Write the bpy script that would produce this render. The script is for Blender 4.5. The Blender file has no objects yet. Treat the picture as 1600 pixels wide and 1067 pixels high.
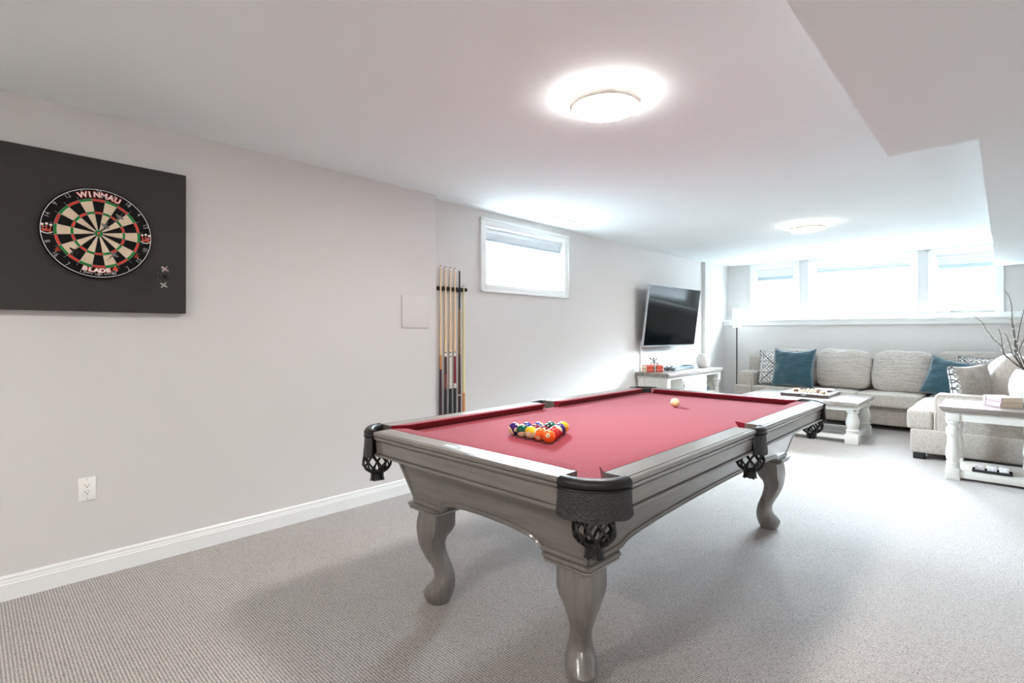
import bpy, bmesh, math, random
from mathutils import Vector, Matrix, Euler
random.seed(7)
PI = math.pi
COL = bpy.context.scene.collection

# ------------------------------------------------------------------ helpers
def lin(c):
    c = c / 255.0
    return c / 12.92 if c <= 0.04045 else ((c + 0.055) / 1.055) ** 2.4
def S(r, g, b): return (lin(r), lin(g), lin(b), 1.0)

def tag(o, label=None, cat=None, group=None, kind=None):
    if label: o['label'] = label
    if cat: o['category'] = cat
    if group: o['group'] = group
    if kind: o['kind'] = kind
    return o

def thing(name, label, cat, loc=(0, 0, 0), rot=(0, 0, 0), group=None, kind=None):
    o = bpy.data.objects.new(name, None)
    o.empty_display_size = 0.1
    COL.objects.link(o)
    o.location = loc
    o.rotation_euler = rot
    return tag(o, label, cat, group, kind)

class MB:
    """collects shapes (in world coordinates minus an origin) into one mesh object"""
    def __init__(self, o=(0, 0, 0)):
        self.bm = bmesh.new(); self.o = Vector(o)
    def V(self, p): return self.bm.verts.new(Vector(p) - self.o)
    def face(self, vs, mi=0):
        try:
            f = self.bm.faces.new(vs); f.material_index = mi; return f
        except ValueError:
            return None
    def box(self, x0, x1, y0, y1, z0, z1, bev=0.0, seg=2, mi=0, xf=None):
        P = [(x0, y0, z0), (x1, y0, z0), (x1, y1, z0), (x0, y1, z0), (x0, y0, z1), (x1, y0, z1), (x1, y1, z1), (x0, y1, z1)]
        if xf: P = [xf(Vector(p)) for p in P]
        v = [self.V(p) for p in P]
        fs = [self.face([v[i] for i in q], mi) for q in ((0, 3, 2, 1), (4, 5, 6, 7), (0, 1, 5, 4), (1, 2, 6, 5), (2, 3, 7, 6), (3, 0, 4, 7))]
        if bev > 0:
            es = list({e for f in fs for e in f.edges})
            bmesh.ops.bevel(self.bm, geom=es, offset=bev, segments=seg, profile=0.5, affect='EDGES')
        return self
    def lathe(self, prof, c, seg=32, mi=0, xf=None, flute=0.0, nfl=0, cap=True):
        rings = []
        for r, z in prof:
            ring = []
            for k in range(seg):
                a = 2 * PI * k / seg
                rr = r * (1 + flute * math.cos(nfl * a)) if flute else r
                p = Vector((rr * math.cos(a), rr * math.sin(a), z))
                if xf: p = xf(p)
                ring.append(self.V(p + Vector(c)))
            rings.append(ring)
        for a, b in zip(rings, rings[1:]):
            for k in range(seg):
                self.face([a[k], a[(k + 1) % seg], b[(k + 1) % seg], b[k]], mi)
        if cap:
            self.face(list(reversed(rings[0])), mi); self.face(rings[-1], mi)
        return self
    def tube(self, pts, rad, seg=8, mi=0, cap=True):
        pts = [Vector(p) for p in pts]
        n = len(pts)
        rads = rad if isinstance(rad, (list, tuple)) else [rad] * n
        rings = []; ref = None
        for i, p in enumerate(pts):
            t = (pts[min(i + 1, n - 1)] - pts[max(i - 1, 0)])
            if t.length < 1e-9: t = Vector((0, 0, 1))
            t.normalize()
            if ref is None:
                ref = Vector((0, 0, 1)) if abs(t.z) < 0.9 else Vector((1, 0, 0))
            u = t.cross(ref)
            if u.length < 1e-6: u = t.cross(Vector((0, 1, 0)))
            u.normalize(); w = u.cross(t).normalized(); ref = w
            rings.append([self.V(p + rads[i] * (u * math.cos(2 * PI * k / seg) + w * math.sin(2 * PI * k / seg))) for k in range(seg)])
        for a, b in zip(rings, rings[1:]):
            for k in range(seg):
                self.face([a[k], a[(k + 1) % seg], b[(k + 1) % seg], b[k]], mi)
        if cap:
            self.face(list(reversed(rings[0])), mi); self.face(rings[-1], mi)
        return self
    def sphere(self, c, r, seg=16, rings=10, mi=0, sc=(1, 1, 1), mtx=None):
        prof = [(max(1e-5, math.sin(PI * i / rings)), -math.cos(PI * i / rings)) for i in range(rings + 1)]
        def xf(p):
            q = Vector((p.x * r * sc[0], p.y * r * sc[1], p.z * r * sc[2]))
            return mtx @ q if mtx else q
        return self.lathe(prof, c, seg, mi, xf)
    def poly_prism(self, poly, z0, z1, mi=0):
        lo = [self.V((x, y, z0)) for x, y in poly]; hi = [self.V((x, y, z1)) for x, y in poly]
        self.face(list(reversed(lo)), mi); self.face(hi, mi)
        n = len(poly)
        for k in range(n):
            self.face([lo[k], lo[(k + 1) % n], hi[(k + 1) % n], hi[k]], mi)
        return self
    def loft(self, loops, mi=0, cap=True, closed=True):
        rs = [[self.V(p) for p in l] for l in loops]
        n = len(rs[0]); m = n if closed else n - 1
        for a, b in zip(rs, rs[1:]):
            for k in range(m):
                self.face([a[k], a[(k + 1) % n], b[(k + 1) % n], b[k]], mi)
        if cap and closed:
            self.face(list(reversed(rs[0])), mi); self.face(rs[-1], mi)
        return self
    def geo(self, verts, faces, xf, mi=0):
        vs = [self.V(xf(v)) for v in verts]
        for f in faces: self.face([vs[i] for i in f], mi)
        return self
    def build(self, name, mats, parent=None, loc=None, smooth=35, recalc=True):
        if recalc: bmesh.ops.recalc_face_normals(self.bm, faces=self.bm.faces[:])
        me = bpy.data.meshes.new(name); self.bm.to_mesh(me); self.bm.free()
        if not isinstance(mats, (list, tuple)): mats = [mats]
        for m in mats: me.materials.append(m)
        if smooth:
            me.shade_smooth()
            if smooth < 180: me.set_sharp_from_angle(angle=math.radians(smooth))
        o = bpy.data.objects.new(name, me); COL.objects.link(o)
        if parent: o.parent = parent
        if loc is not None: o.location = loc
        return o

def text_geo(s, size, offset=0.0, bold=0.0):
    cu = bpy.data.curves.new('txt', 'FONT'); cu.body = s; cu.size = size; cu.align_x = 'CENTER'; cu.align_y = 'CENTER'
    cu.offset = offset; cu.resolution_u = 3
    ob = bpy.data.objects.new('txt', cu); COL.objects.link(ob)
    me = bpy.data.meshes.new_from_object(ob)
    vs = [v.co.copy() for v in me.vertices]; fs = [list(p.vertices) for p in me.polygons]
    bpy.data.objects.remove(ob); bpy.data.curves.remove(cu); bpy.data.meshes.remove(me)
    return vs, fs

def copy_tree(o, parent=None):
    c = o.copy(); COL.objects.link(c)
    if parent: c.parent = parent
    for ch in list(o.children): copy_tree(ch, c)
    return c

# ------------------------------------------------------------------ materials
def base_mat(name):
    m = bpy.data.materials.new(name); m.use_nodes = True
    nt = m.node_tree; b = nt.nodes['Principled BSDF']
    return m, nt, b
def setp(b, **k):
    for n, v in k.items():
        n = n.replace('_', ' ')
        if n in b.inputs: b.inputs[n].default_value = v
def N(nt, t, **k):
    n = nt.nodes.new(t)
    for a, v in k.items():
        if hasattr(n, a): setattr(n, a, v)
        else: n.inputs[a].default_value = v
    return n
def coords(nt, scale=(1, 1, 1), rot=(0, 0, 0)):
    tc = N(nt, 'ShaderNodeTexCoord'); mp = N(nt, 'ShaderNodeMapping')
    mp.inputs['Scale'].default_value = scale; mp.inputs['Rotation'].default_value = rot
    nt.links.new(tc.outputs['Object'], mp.inputs['Vector']); return mp
def plain(name, col, rough=0.5, metal=0.0, spec=0.5, bump=None, coat=0.0, vary=0.0, vscale=6.0):
    """bump = (scale, strength, distance)"""
    m, nt, b = base_mat(name)
    setp(b, Base_Color=col, Roughness=rough, Metallic=metal, Coat_Weight=coat)
    b.inputs['Specular IOR Level'].default_value = spec
    if vary:
        mp = coords(nt); nz = N(nt, 'ShaderNodeTexNoise'); nz.inputs['Scale'].default_value = vscale; nz.inputs['Detail'].default_value = 4
        nt.links.new(mp.outputs[0], nz.inputs['Vector'])
        mx = N(nt, 'ShaderNodeMixRGB'); mx.inputs[1].default_value = tuple(c * (1 - vary) for c in col[:3]) + (1,)
        mx.inputs[2].default_value = tuple(min(1, c * (1 + vary)) for c in col[:3]) + (1,)
        nt.links.new(nz.outputs['Fac'], mx.inputs[0]); nt.links.new(mx.outputs[0], b.inputs['Base Color'])
    if bump:
        mp = coords(nt); nz = N(nt, 'ShaderNodeTexNoise'); nz.inputs['Scale'].default_value = bump[0]; nz.inputs['Detail'].default_value = 3
        bp = N(nt, 'ShaderNodeBump'); bp.inputs['Strength'].default_value = bump[1]; bp.inputs['Distance'].default_value = bump[2]
        nt.links.new(mp.outputs[0], nz.inputs['Vector']); nt.links.new(nz.outputs['Fac'], bp.inputs['Height']); nt.links.new(bp.outputs[0], b.inputs['Normal'])
    return m
def wood(name, c1, c2, axis=0, rough=0.4, stretch=14.0, scale=3.0, coat=0.0, spec=0.5, bump=0.15):
    m, nt, b = base_mat(name)
    sc = [stretch] * 3; sc[axis] = 1.0
    mp = coords(nt, tuple(s * scale for s in sc))
    nz = N(nt, 'ShaderNodeTexNoise'); nz.inputs['Scale'].default_value = 1.0; nz.inputs['Detail'].default_value = 6; nz.inputs['Distortion'].default_value = 0.4
    nt.links.new(mp.outputs[0], nz.inputs['Vector'])
    rp = N(nt, 'ShaderNodeValToRGB'); rp.color_ramp.elements[0].position = 0.32; rp.color_ramp.elements[1].position = 0.68
    rp.color_ramp.elements[0].color = c1; rp.color_ramp.elements[1].color = c2
    nt.links.new(nz.outputs['Fac'], rp.inputs['Fac']); nt.links.new(rp.outputs[0], b.inputs['Base Color'])
    bp = N(nt, 'ShaderNodeBump'); bp.inputs['Strength'].default_value = bump; bp.inputs['Distance'].default_value = 0.002
    nt.links.new(nz.outputs['Fac'], bp.inputs['Height']); nt.links.new(bp.outputs[0], b.inputs['Normal'])
    setp(b, Roughness=rough, Coat_Weight=coat, Coat_Roughness=0.2); b.inputs['Specular IOR Level'].default_value = spec
    return m
def fabric(name, c1, c2, weave=260.0, bump=0.4, rough=0.95, sheen=0.2, big=0.12, wrinkle=0.0):
    """woven cloth: two crossed stretched noises plus a slow mottling"""
    m, nt, b = base_mat(name)
    outs = []
    for sc in ((weave, weave * 0.12, weave), (weave * 0.12, weave, weave * 0.12)):
        mp = coords(nt, sc); nz = N(nt, 'ShaderNodeTexNoise'); nz.inputs['Scale'].default_value = 1.0; nz.inputs['Detail'].default_value = 2
        nt.links.new(mp.outputs[0], nz.inputs['Vector']); outs.append(nz.outputs['Fac'])
    ad = N(nt, 'ShaderNodeMath', operation='ADD'); nt.links.new(outs[0], ad.inputs[0]); nt.links.new(outs[1], ad.inputs[1])
    hf = N(nt, 'ShaderNodeMath', operation='MULTIPLY'); nt.links.new(ad.outputs[0], hf.inputs[0]); hf.inputs[1].default_value = 0.5
    rp = N(nt, 'ShaderNodeValToRGB'); rp.color_ramp.elements[0].position = 0.36; rp.color_ramp.elements[1].position = 0.64
    rp.color_ramp.elements[0].color = c1; rp.color_ramp.elements[1].color = c2
    nt.links.new(hf.outputs[0], rp.inputs['Fac'])
    mp = coords(nt); nb = N(nt, 'ShaderNodeTexNoise'); nb.inputs['Scale'].default_value = 5.0; nb.inputs['Detail'].default_value = 3
    nt.links.new(mp.outputs[0], nb.inputs['Vector'])
    hs = N(nt, 'ShaderNodeHueSaturation'); mr = N(nt, 'ShaderNodeMapRange'); mr.inputs['To Min'].default_value = 1 - big; mr.inputs['To Max'].default_value = 1 + big
    nt.links.new(nb.outputs['Fac'], mr.inputs['Value']); nt.links.new(mr.outputs[0], hs.inputs['Value']); nt.links.new(rp.outputs[0], hs.inputs['Color'])
    nt.links.new(hs.outputs[0], b.inputs['Base Color'])
    bp = N(nt, 'ShaderNodeBump'); bp.inputs['Strength'].default_value = bump; bp.inputs['Distance'].default_value = 0.002
    nt.links.new(hf.outputs[0], bp.inputs['Height'])
    if wrinkle:
        nw = N(nt, 'ShaderNodeTexNoise'); nw.inputs['Scale'].default_value = 1.0; nw.inputs['Detail'].default_value = 2; nw.inputs['Distortion'].default_value = 1.2
        mw = coords(nt, (6, 3.0, 22)); nt.links.new(mw.outputs[0], nw.inputs['Vector'])
        b2 = N(nt, 'ShaderNodeBump'); b2.inputs['Strength'].default_value = wrinkle; b2.inputs['Distance'].default_value = 0.02
        nt.links.new(nw.outputs['Fac'], b2.inputs['Height']); nt.links.new(bp.outputs[0], b2.inputs['Normal']); nt.links.new(b2.outputs[0], b.inputs['Normal'])
    else:
        nt.links.new(bp.outputs[0], b.inputs['Normal'])
    setp(b, Roughness=rough, Sheen_Weight=sheen, Sheen_Roughness=0.5); b.inputs['Specular IOR Level'].default_value = 0.2
    return m
def emit(name, col, strength):
    m, nt, b = base_mat(name)
    setp(b, Base_Color=(0.9, 0.9, 0.9, 1), Emission_Color=col, Emission_Strength=strength, Roughness=0.4)
    return m

def carpet_mat():
    m, nt, b = base_mat('loop_pile_carpet')
    tc = N(nt, 'ShaderNodeTexCoord')
    mp = N(nt, 'ShaderNodeMapping'); nt.links.new(tc.outputs['Object'], mp.inputs['Vector'])
    wv = N(nt, 'ShaderNodeTexWave'); wv.bands_direction = 'X'; wv.inputs['Scale'].default_value = 28.0; wv.inputs['Distortion'].default_value = 1.2
    wv.inputs['Detail'].default_value = 2; wv.inputs['Detail Scale'].default_value = 2.5
    nt.links.new(mp.outputs[0], wv.inputs['Vector'])
    m2 = N(nt, 'ShaderNodeMapping'); m2.inputs['Scale'].default_value = (150, 150, 150); nt.links.new(tc.outputs['Object'], m2.inputs['Vector'])
    lp = N(nt, 'ShaderNodeTexNoise'); lp.inputs['Scale'].default_value = 1.0; lp.inputs['Detail'].default_value = 2
    nt.links.new(m2.outputs[0], lp.inputs['Vector'])
    m3 = N(nt, 'ShaderNodeMapping'); m3.inputs['Scale'].default_value = (60, 95, 60); nt.links.new(tc.outputs['Object'], m3.inputs['Vector'])
    vo = N(nt, 'ShaderNodeTexVoronoi'); vo.inputs['Scale'].default_value = 1.6; nt.links.new(m3.outputs[0], vo.inputs['Vector'])
    a1 = N(nt, 'ShaderNodeMath', operation='MULTIPLY'); a1.inputs[1].default_value = 0.42; nt.links.new(wv.outputs['Fac'], a1.inputs[0])
    a2 = N(nt, 'ShaderNodeMath', operation='MULTIPLY_ADD'); a2.inputs[1].default_value = 0.75; nt.links.new(lp.outputs['Fac'], a2.inputs[0]); nt.links.new(a1.outputs[0], a2.inputs[2])
    a3 = N(nt, 'ShaderNodeMath', operation='MULTIPLY_ADD'); a3.inputs[1].default_value = -0.28; nt.links.new(vo.outputs['Distance'], a3.inputs[0]); nt.links.new(a2.outputs[0], a3.inputs[2])
    rp = N(nt, 'ShaderNodeValToRGB'); e = rp.color_ramp.elements
    e[0].position = 0.12; e[0].color = CARPET_D; e[1].position = 0.80; e[1].color = CARPET_L
    nt.links.new(a3.outputs[0], rp.inputs['Fac']); nt.links.new(rp.outputs[0], b.inputs['Base Color'])
    bp = N(nt, 'ShaderNodeBump'); bp.inputs['Strength'].default_value = 0.7; bp.inputs['Distance'].default_value = 0.006
    nt.links.new(a3.outputs[0], bp.inputs['Height']); nt.links.new(bp.outputs[0], b.inputs['Normal'])
    setp(b, Roughness=0.8, Sheen_Weight=0.45, Sheen_Roughness=0.45); b.inputs['Specular IOR Level'].default_value = 0.5
    return m

CARPET_D = S(92, 85, 80); CARPET_L = S(200, 191, 184)
M = {}
M['wall'] = plain('grey_wall_paint', S(210, 207, 205), 0.75, spec=0.3, bump=(180, 0.05, 0.002))
M['ceiling'] = plain('white_ceiling_paint', S(237, 243, 245), 0.9, spec=0.2)
M['white'] = plain('white_trim_paint', S(229, 230, 229), 0.35, spec=0.5)
M['vinyl'] = plain('white_window_vinyl', S(236, 238, 238), 0.4)
M['plate'] = plain('white_plastic', S(240, 239, 235), 0.35)
M['dark'] = plain('slot_black', S(30, 28, 27), 0.6)
M['carpet'] = carpet_mat()
GREY1, GREY2 = S(105, 99, 94), S(124, 117, 111)
for ax, n in enumerate('xyz'):
    M['oak' + n] = wood('grey_stained_maple_' + n, GREY1, GREY2, ax, rough=0.3, coat=0.9, stretch=10, scale=4.0)
M['felt'] = fabric('red_billiard_felt', S(118, 14, 34), S(136, 21, 43), weave=700, bump=0.08, sheen=0.13, big=0.03)
M['leather'] = plain('black_leather', S(20, 19, 19), 0.4, bump=(220, 0.25, 0.001), spec=0.4)
M['netting'] = plain('black_leather_strap', S(18, 17, 17), 0.45, spec=0.4)
def skirt_mat():
    m, nt, b = base_mat('pebbled_grey_leather')
    mp = coords(nt, (170, 170, 170)); vo = N(nt, 'ShaderNodeTexVoronoi'); vo.inputs['Scale'].default_value = 1.0
    nt.links.new(mp.outputs[0], vo.inputs['Vector'])
    bp = N(nt, 'ShaderNodeBump'); bp.inputs['Strength'].default_value = 0.9; bp.inputs['Distance'].default_value = 0.0025; bp.invert = True
    nt.links.new(vo.outputs['Distance'], bp.inputs['Height']); nt.links.new(bp.outputs[0], b.inputs['Normal'])
    setp(b, Base_Color=S(40, 38, 38), Roughness=0.5); return m
M['skirt'] = skirt_mat()
M['pearl'] = plain('pearl_inlay', S(168, 163, 156), 0.2)
M['plate_metal'] = plain('brushed_nameplate', S(190, 196, 200), 0.3, metal=0.8)
M['foam'] = plain('charcoal_foam', S(66, 64, 63), 0.95, spec=0.1, bump=(420, 0.5, 0.003), vary=0.12, vscale=260)
M['b_black'] = plain('sisal_black', S(22, 21, 21), 0.85, spec=0.2)
M['b_cream'] = plain('sisal_cream', S(226, 205, 178), 0.9, spec=0.2, vary=0.05, vscale=90)
M['b_red'] = plain('sisal_red', S(212, 70, 52), 0.85, spec=0.2)
M['b_green'] = plain('sisal_green', S(34, 132, 62), 0.85, spec=0.2)
M['wire'] = plain('steel_wire', S(200, 200, 200), 0.3, metal=0.9)
M['wire_white'] = plain('white_number_wire', S(240, 240, 240), 0.4)
M['ink_white'] = plain('print_white', S(236, 232, 226), 0.7)
M['ink_red'] = plain('print_red', S(214, 78, 56), 0.7)
M['chrome'] = plain('polished_metal', S(205, 206, 208), 0.18, metal=1.0)
M['tv'] = plain('glossy_black_screen', S(7, 8, 9), 0.10, spec=0.12)
M['tvback'] = plain('black_plastic', S(24, 24, 25), 0.5)
M['silver'] = plain('silver_bezel', S(190, 192, 196), 0.3, metal=0.8)
M['tabwood'] = wood('weathered_grey_top', S(120, 111, 104), S(163, 154, 147), 1, rough=0.35, stretch=12, scale=3, coat=0.25)
M['tabwoodx'] = wood('weathered_grey_console_top', S(112, 104, 98), S(150, 142, 135), 0, rough=0.4, stretch=12, scale=3, coat=0.15)
M['distress'] = plain('distressed_white_paint', S(214, 212, 206), 0.55, vary=0.06, vscale=9, bump=(60, 0.12, 0.002))
M['linen'] = fabric('oatmeal_linen', S(152, 144, 136), S(190, 182, 174), weave=210, bump=0.5, big=0.06)
M['linen_w'] = fabric('oatmeal_linen_crumpled', S(152, 145, 138), S(188, 181, 174), weave=210, bump=0.5, big=0.08, wrinkle=1.0)
M['piping'] = plain('light_piping_cord', S(206, 199, 190), 0.9)
M['teal'] = fabric('teal_velvet', S(28, 58, 68), S(44, 80, 93), weave=300, bump=0.2, sheen=0.9, big=0.2, wrinkle=0.5)
M['pat_l'] = fabric('pillow_cream', S(190, 187, 182), S(222, 219, 214), weave=200, bump=0.4, big=0.05)
M['pat_d'] = fabric('pillow_charcoal', S(52, 58, 66), S(84, 90, 98), weave=200, bump=0.4, big=0.05)
M['pale'] = fabric('pale_linen_cushion', S(176, 168, 160), S(208, 200, 192), weave=150, bump=0.5, big=0.06, wrinkle=0.3)
M['ceramic'] = plain('white_ceramic', S(236, 236, 233), 0.45)
M['ceramic_g'] = plain('matte_grey_ceramic', S(206, 203, 200), 0.6)
M['bark'] = plain('twig_bark', S(62, 54, 48), 0.8, bump=(90, 0.4, 0.002))
M['catkin'] = plain('silky_catkin', S(226, 224, 214), 0.9)
M['book_r'] = plain('coral_book_cloth', S(196, 84, 66), 0.75, bump=(300, 0.2, 0.001))
M['book_p'] = plain('mauve_book_cloth', S(206, 182, 192), 0.75, bump=(300, 0.2, 0.001))
M['book_dk'] = plain('spine_label_dark', S(88, 72, 72), 0.7)
M['paper'] = plain('book_paper', S(226, 212, 186), 0.9, bump=(400, 0.15, 0.001))
M['iron'] = plain('black_iron', S(28, 28, 30), 0.45, metal=0.6)
M['slate'] = plain('blue_grey_glaze', S(96, 108, 116), 0.35, vary=0.1, vscale=14)
M['box_dark'] = wood('dark_walnut_box', S(58, 48, 46), S(86, 72, 68), 1, rough=0.3, coat=0.3)
M['bead_l'] = plain('natural_wood_bead', S(222, 205, 176), 0.6)
M['bead_d'] = plain('brown_wood_bead', S(122, 84, 66), 0.6)
M['shade'] = plain('white_lamp_shade', S(240, 240, 240), 0.8)
M['shade'].node_tree.nodes['Principled BSDF'].inputs['Transmission Weight'].default_value = 0.0
M['bronze'] = plain('dark_bronze', S(44, 42, 40), 0.4, metal=0.6)
M['blind'] = plain('white_blind_fabric', S(226, 230, 233), 0.85)
M['blind_b'] = plain('pale_grey_blind_rail', S(176, 188, 196), 0.6)
M['wax'] = plain('carved_white_wax', S(228, 228, 232), 0.5, bump=(70, 1.0, 0.01), vary=0.18, vscale=60)
M['blue_ring'] = plain('teal_glaze', S(70, 116, 136), 0.3)
LED = (1.0, 0.97, 0.935, 1.0)
LENS_STRENGTH = 27.0
HALO_STRENGTH = 6.5
WORLD_STRENGTH = 50.0
GROUND_STRENGTH = 2.7
HORIZON_STRENGTH = 0.3
M['lens'] = emit('lit_led_diffuser', LED, LENS_STRENGTH)
M['halo'] = emit('lit_led_edge', LED, HALO_STRENGTH)

M['rim'] = plain('warm_white_lamp_rim', S(214, 204, 194), 0.5)
def glass_mat():
    m = bpy.data.materials.new('clear_window_glass'); m.use_nodes = True
    nt = m.node_tree; nt.nodes.clear()
    out = N(nt, 'ShaderNodeOutputMaterial'); tr = N(nt, 'ShaderNodeBsdfTransparent'); gl = N(nt, 'ShaderNodeBsdfGlossy')
    tr.inputs['Color'].default_value = (0.95, 0.97, 0.97, 1); gl.inputs['Roughness'].default_value = 0.02
    lw = N(nt, 'ShaderNodeLayerWeight'); pw = N(nt, 'ShaderNodeMath', operation='POWER'); pw.inputs[1].default_value = 5.0
    fr = N(nt, 'ShaderNodeMath', operation='MULTIPLY_ADD'); fr.inputs[1].default_value = 0.9; fr.inputs[2].default_value = 0.03
    nt.links.new(lw.outputs['Facing'], pw.inputs[0]); nt.links.new(pw.outputs[0], fr.inputs[0])
    mx = N(nt, 'ShaderNodeMixShader')
    nt.links.new(fr.outputs[0], mx.inputs[0]); nt.links.new(tr.outputs[0], mx.inputs[1]); nt.links.new(gl.outputs[0], mx.inputs[2]); nt.links.new(mx.outputs[0], out.inputs[0])
    return m
M['glass'] = glass_mat()

# ------------------------------------------------------------------ room
H = 2.375
YL, YR2, YB = 3.38, 3.49, 3.435          # left wall, recessed wall behind the cues, bump-out by the corner
XE = 2.655                                # where the left wall ends
XU, XLW = 8.97, 8.82                      # window wall: upper face, lower ledge face
XB, YRT = -2.4, -1.7                      # unseen back and right walls
tag(MB().box(XB - 0.1, XU + 0.25, YRT - 0.1, YR2 + 0.25, -0.1, 0.0).build('floor', M['carpet'], smooth=0), kind='structure')
tag(MB().box(XB - 0.1, XU + 0.25, YRT - 0.1, YR2 + 0.25, H, H + 0.12).build('ceiling', M['ceiling'], smooth=0), kind='structure')
tag(MB().poly_prism([(XB, YL), (XE - 0.010, YL), (XE - 0.003, YL + 0.003), (XE, YL + 0.010), (XE, YR2 + 0.2), (XB, YR2 + 0.2)], 0.0, H).build('wall_left', M['wall'], smooth=0), kind='structure')
# recessed left wall with a window opening, plus the shallow bump-out beside the corner
W4 = (3.315, 4.49, 1.70, 2.235)
mb = MB()
mb.box(XE, W4[0], YR2, YR2 + 0.2, 0, H); mb.box(W4[1], XU + 0.2, YR2, YR2 + 0.2, 0, H)
mb.box(W4[0], W4[1], YR2, YR2 + 0.2, 0, W4[2]); mb.box(W4[0], W4[1], YR2, YR2 + 0.2, W4[3], H)
mb.box(8.06, XU + 0.02, YB, YR2 + 0.01, 0, H)
tag(mb.build('wall_left_recess', M['wall'], smooth=0), kind='structure')
# window wall: thick lower ledge, upper part with three openings
WINS = [(2.41, 2.975), (0.945, 2.11), (0.095, 0.665)]
Z0, Z1 = 1.535, 2.285
mb = MB(); edges = [YRT]
ys = sorted(WINS)
prev = YRT
for a, b_ in ys:
    mb.box(XU, XU + 0.2, prev, a, 1.40, H); prev = b_
    mb.box(XU, XU + 0.2, a, b_, 1.40, Z0); mb.box(XU, XU + 0.2, a, b_, Z1, H)
mb.box(XU, XU + 0.2, prev, YB + 0.02, 1.40, H)
mb.box(XLW, XU + 0.2, YRT, YB + 0.02, 0, 1.405)
tag(mb.build('wall_far', M['wall'], smooth=0), kind='structure')
tag(MB().box(XB - 0.1, XU + 0.2, YRT - 0.1, YRT, 0, H).build('wall_right', M['wall'], smooth=0), kind='structure')
tag(MB().box(XB - 0.1, XB, YRT, YR2, 0, H).build('wall_back', M['wall'], smooth=0), kind='structure')
# dropped bulkhead: wide part above the camera, narrow part running to the window wall
mb = MB(); mb.poly_prism([(XB, YRT), (XU, YRT), (XU, 0.083), (3.045, 0.083), (3.045, 0.405), (XB, 0.405)], 2.09, H)
tag(mb.build('ceiling_bulkhead', M['ceiling'], smooth=0), kind='structure')

def baseboard(name, x0, x1, y0, y1, axis, sgn):
    """moulded baseboard; profile = (distance from wall, z)"""
    prof = [(0, 0), (0.016, 0), (0.016, 0.074), (0.013, 0.080), (0.013, 0.086), (0.010, 0.092), (0.010, 0.104), (0.004, 0.112), (0, 0.113)]
    loops = []
    for e in (0, 1):
        if axis == 'x': loops.append([((x0, x1)[e], y0 + sgn * d, z) for d, z in prof])
        else: loops.append([(x0 + sgn * d, (y0, y1)[e], z) for d, z in prof])
    tag(MB().loft(loops).build(name, M['white'], smooth=20), kind='structure')
baseboard('baseboard_left', XB, XE, YL, YL, 'x', -1)
baseboard('baseboard_left_recess', XE, 8.06, YR2, YR2, 'x', -1)
baseboard('baseboard_far', XLW, XLW, YRT, YB, 'y', -1)
# ledge cap under the three windows
mb = MB(); mb.box(8.765, XU, YRT, YB + 0.012, 1.425, 1.462, 0.008, 2); mb.box(8.79, XLW + 0.01, YRT, YB + 0.006, 1.365, 1.426, 0.006, 2); mb.box(XU - 0.03, XU + 0.005, YRT, YB, 1.46, 1.512, 0.004, 1)
tag(mb.build('trim_1', M['white'], smooth=25), kind='structure')

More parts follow.
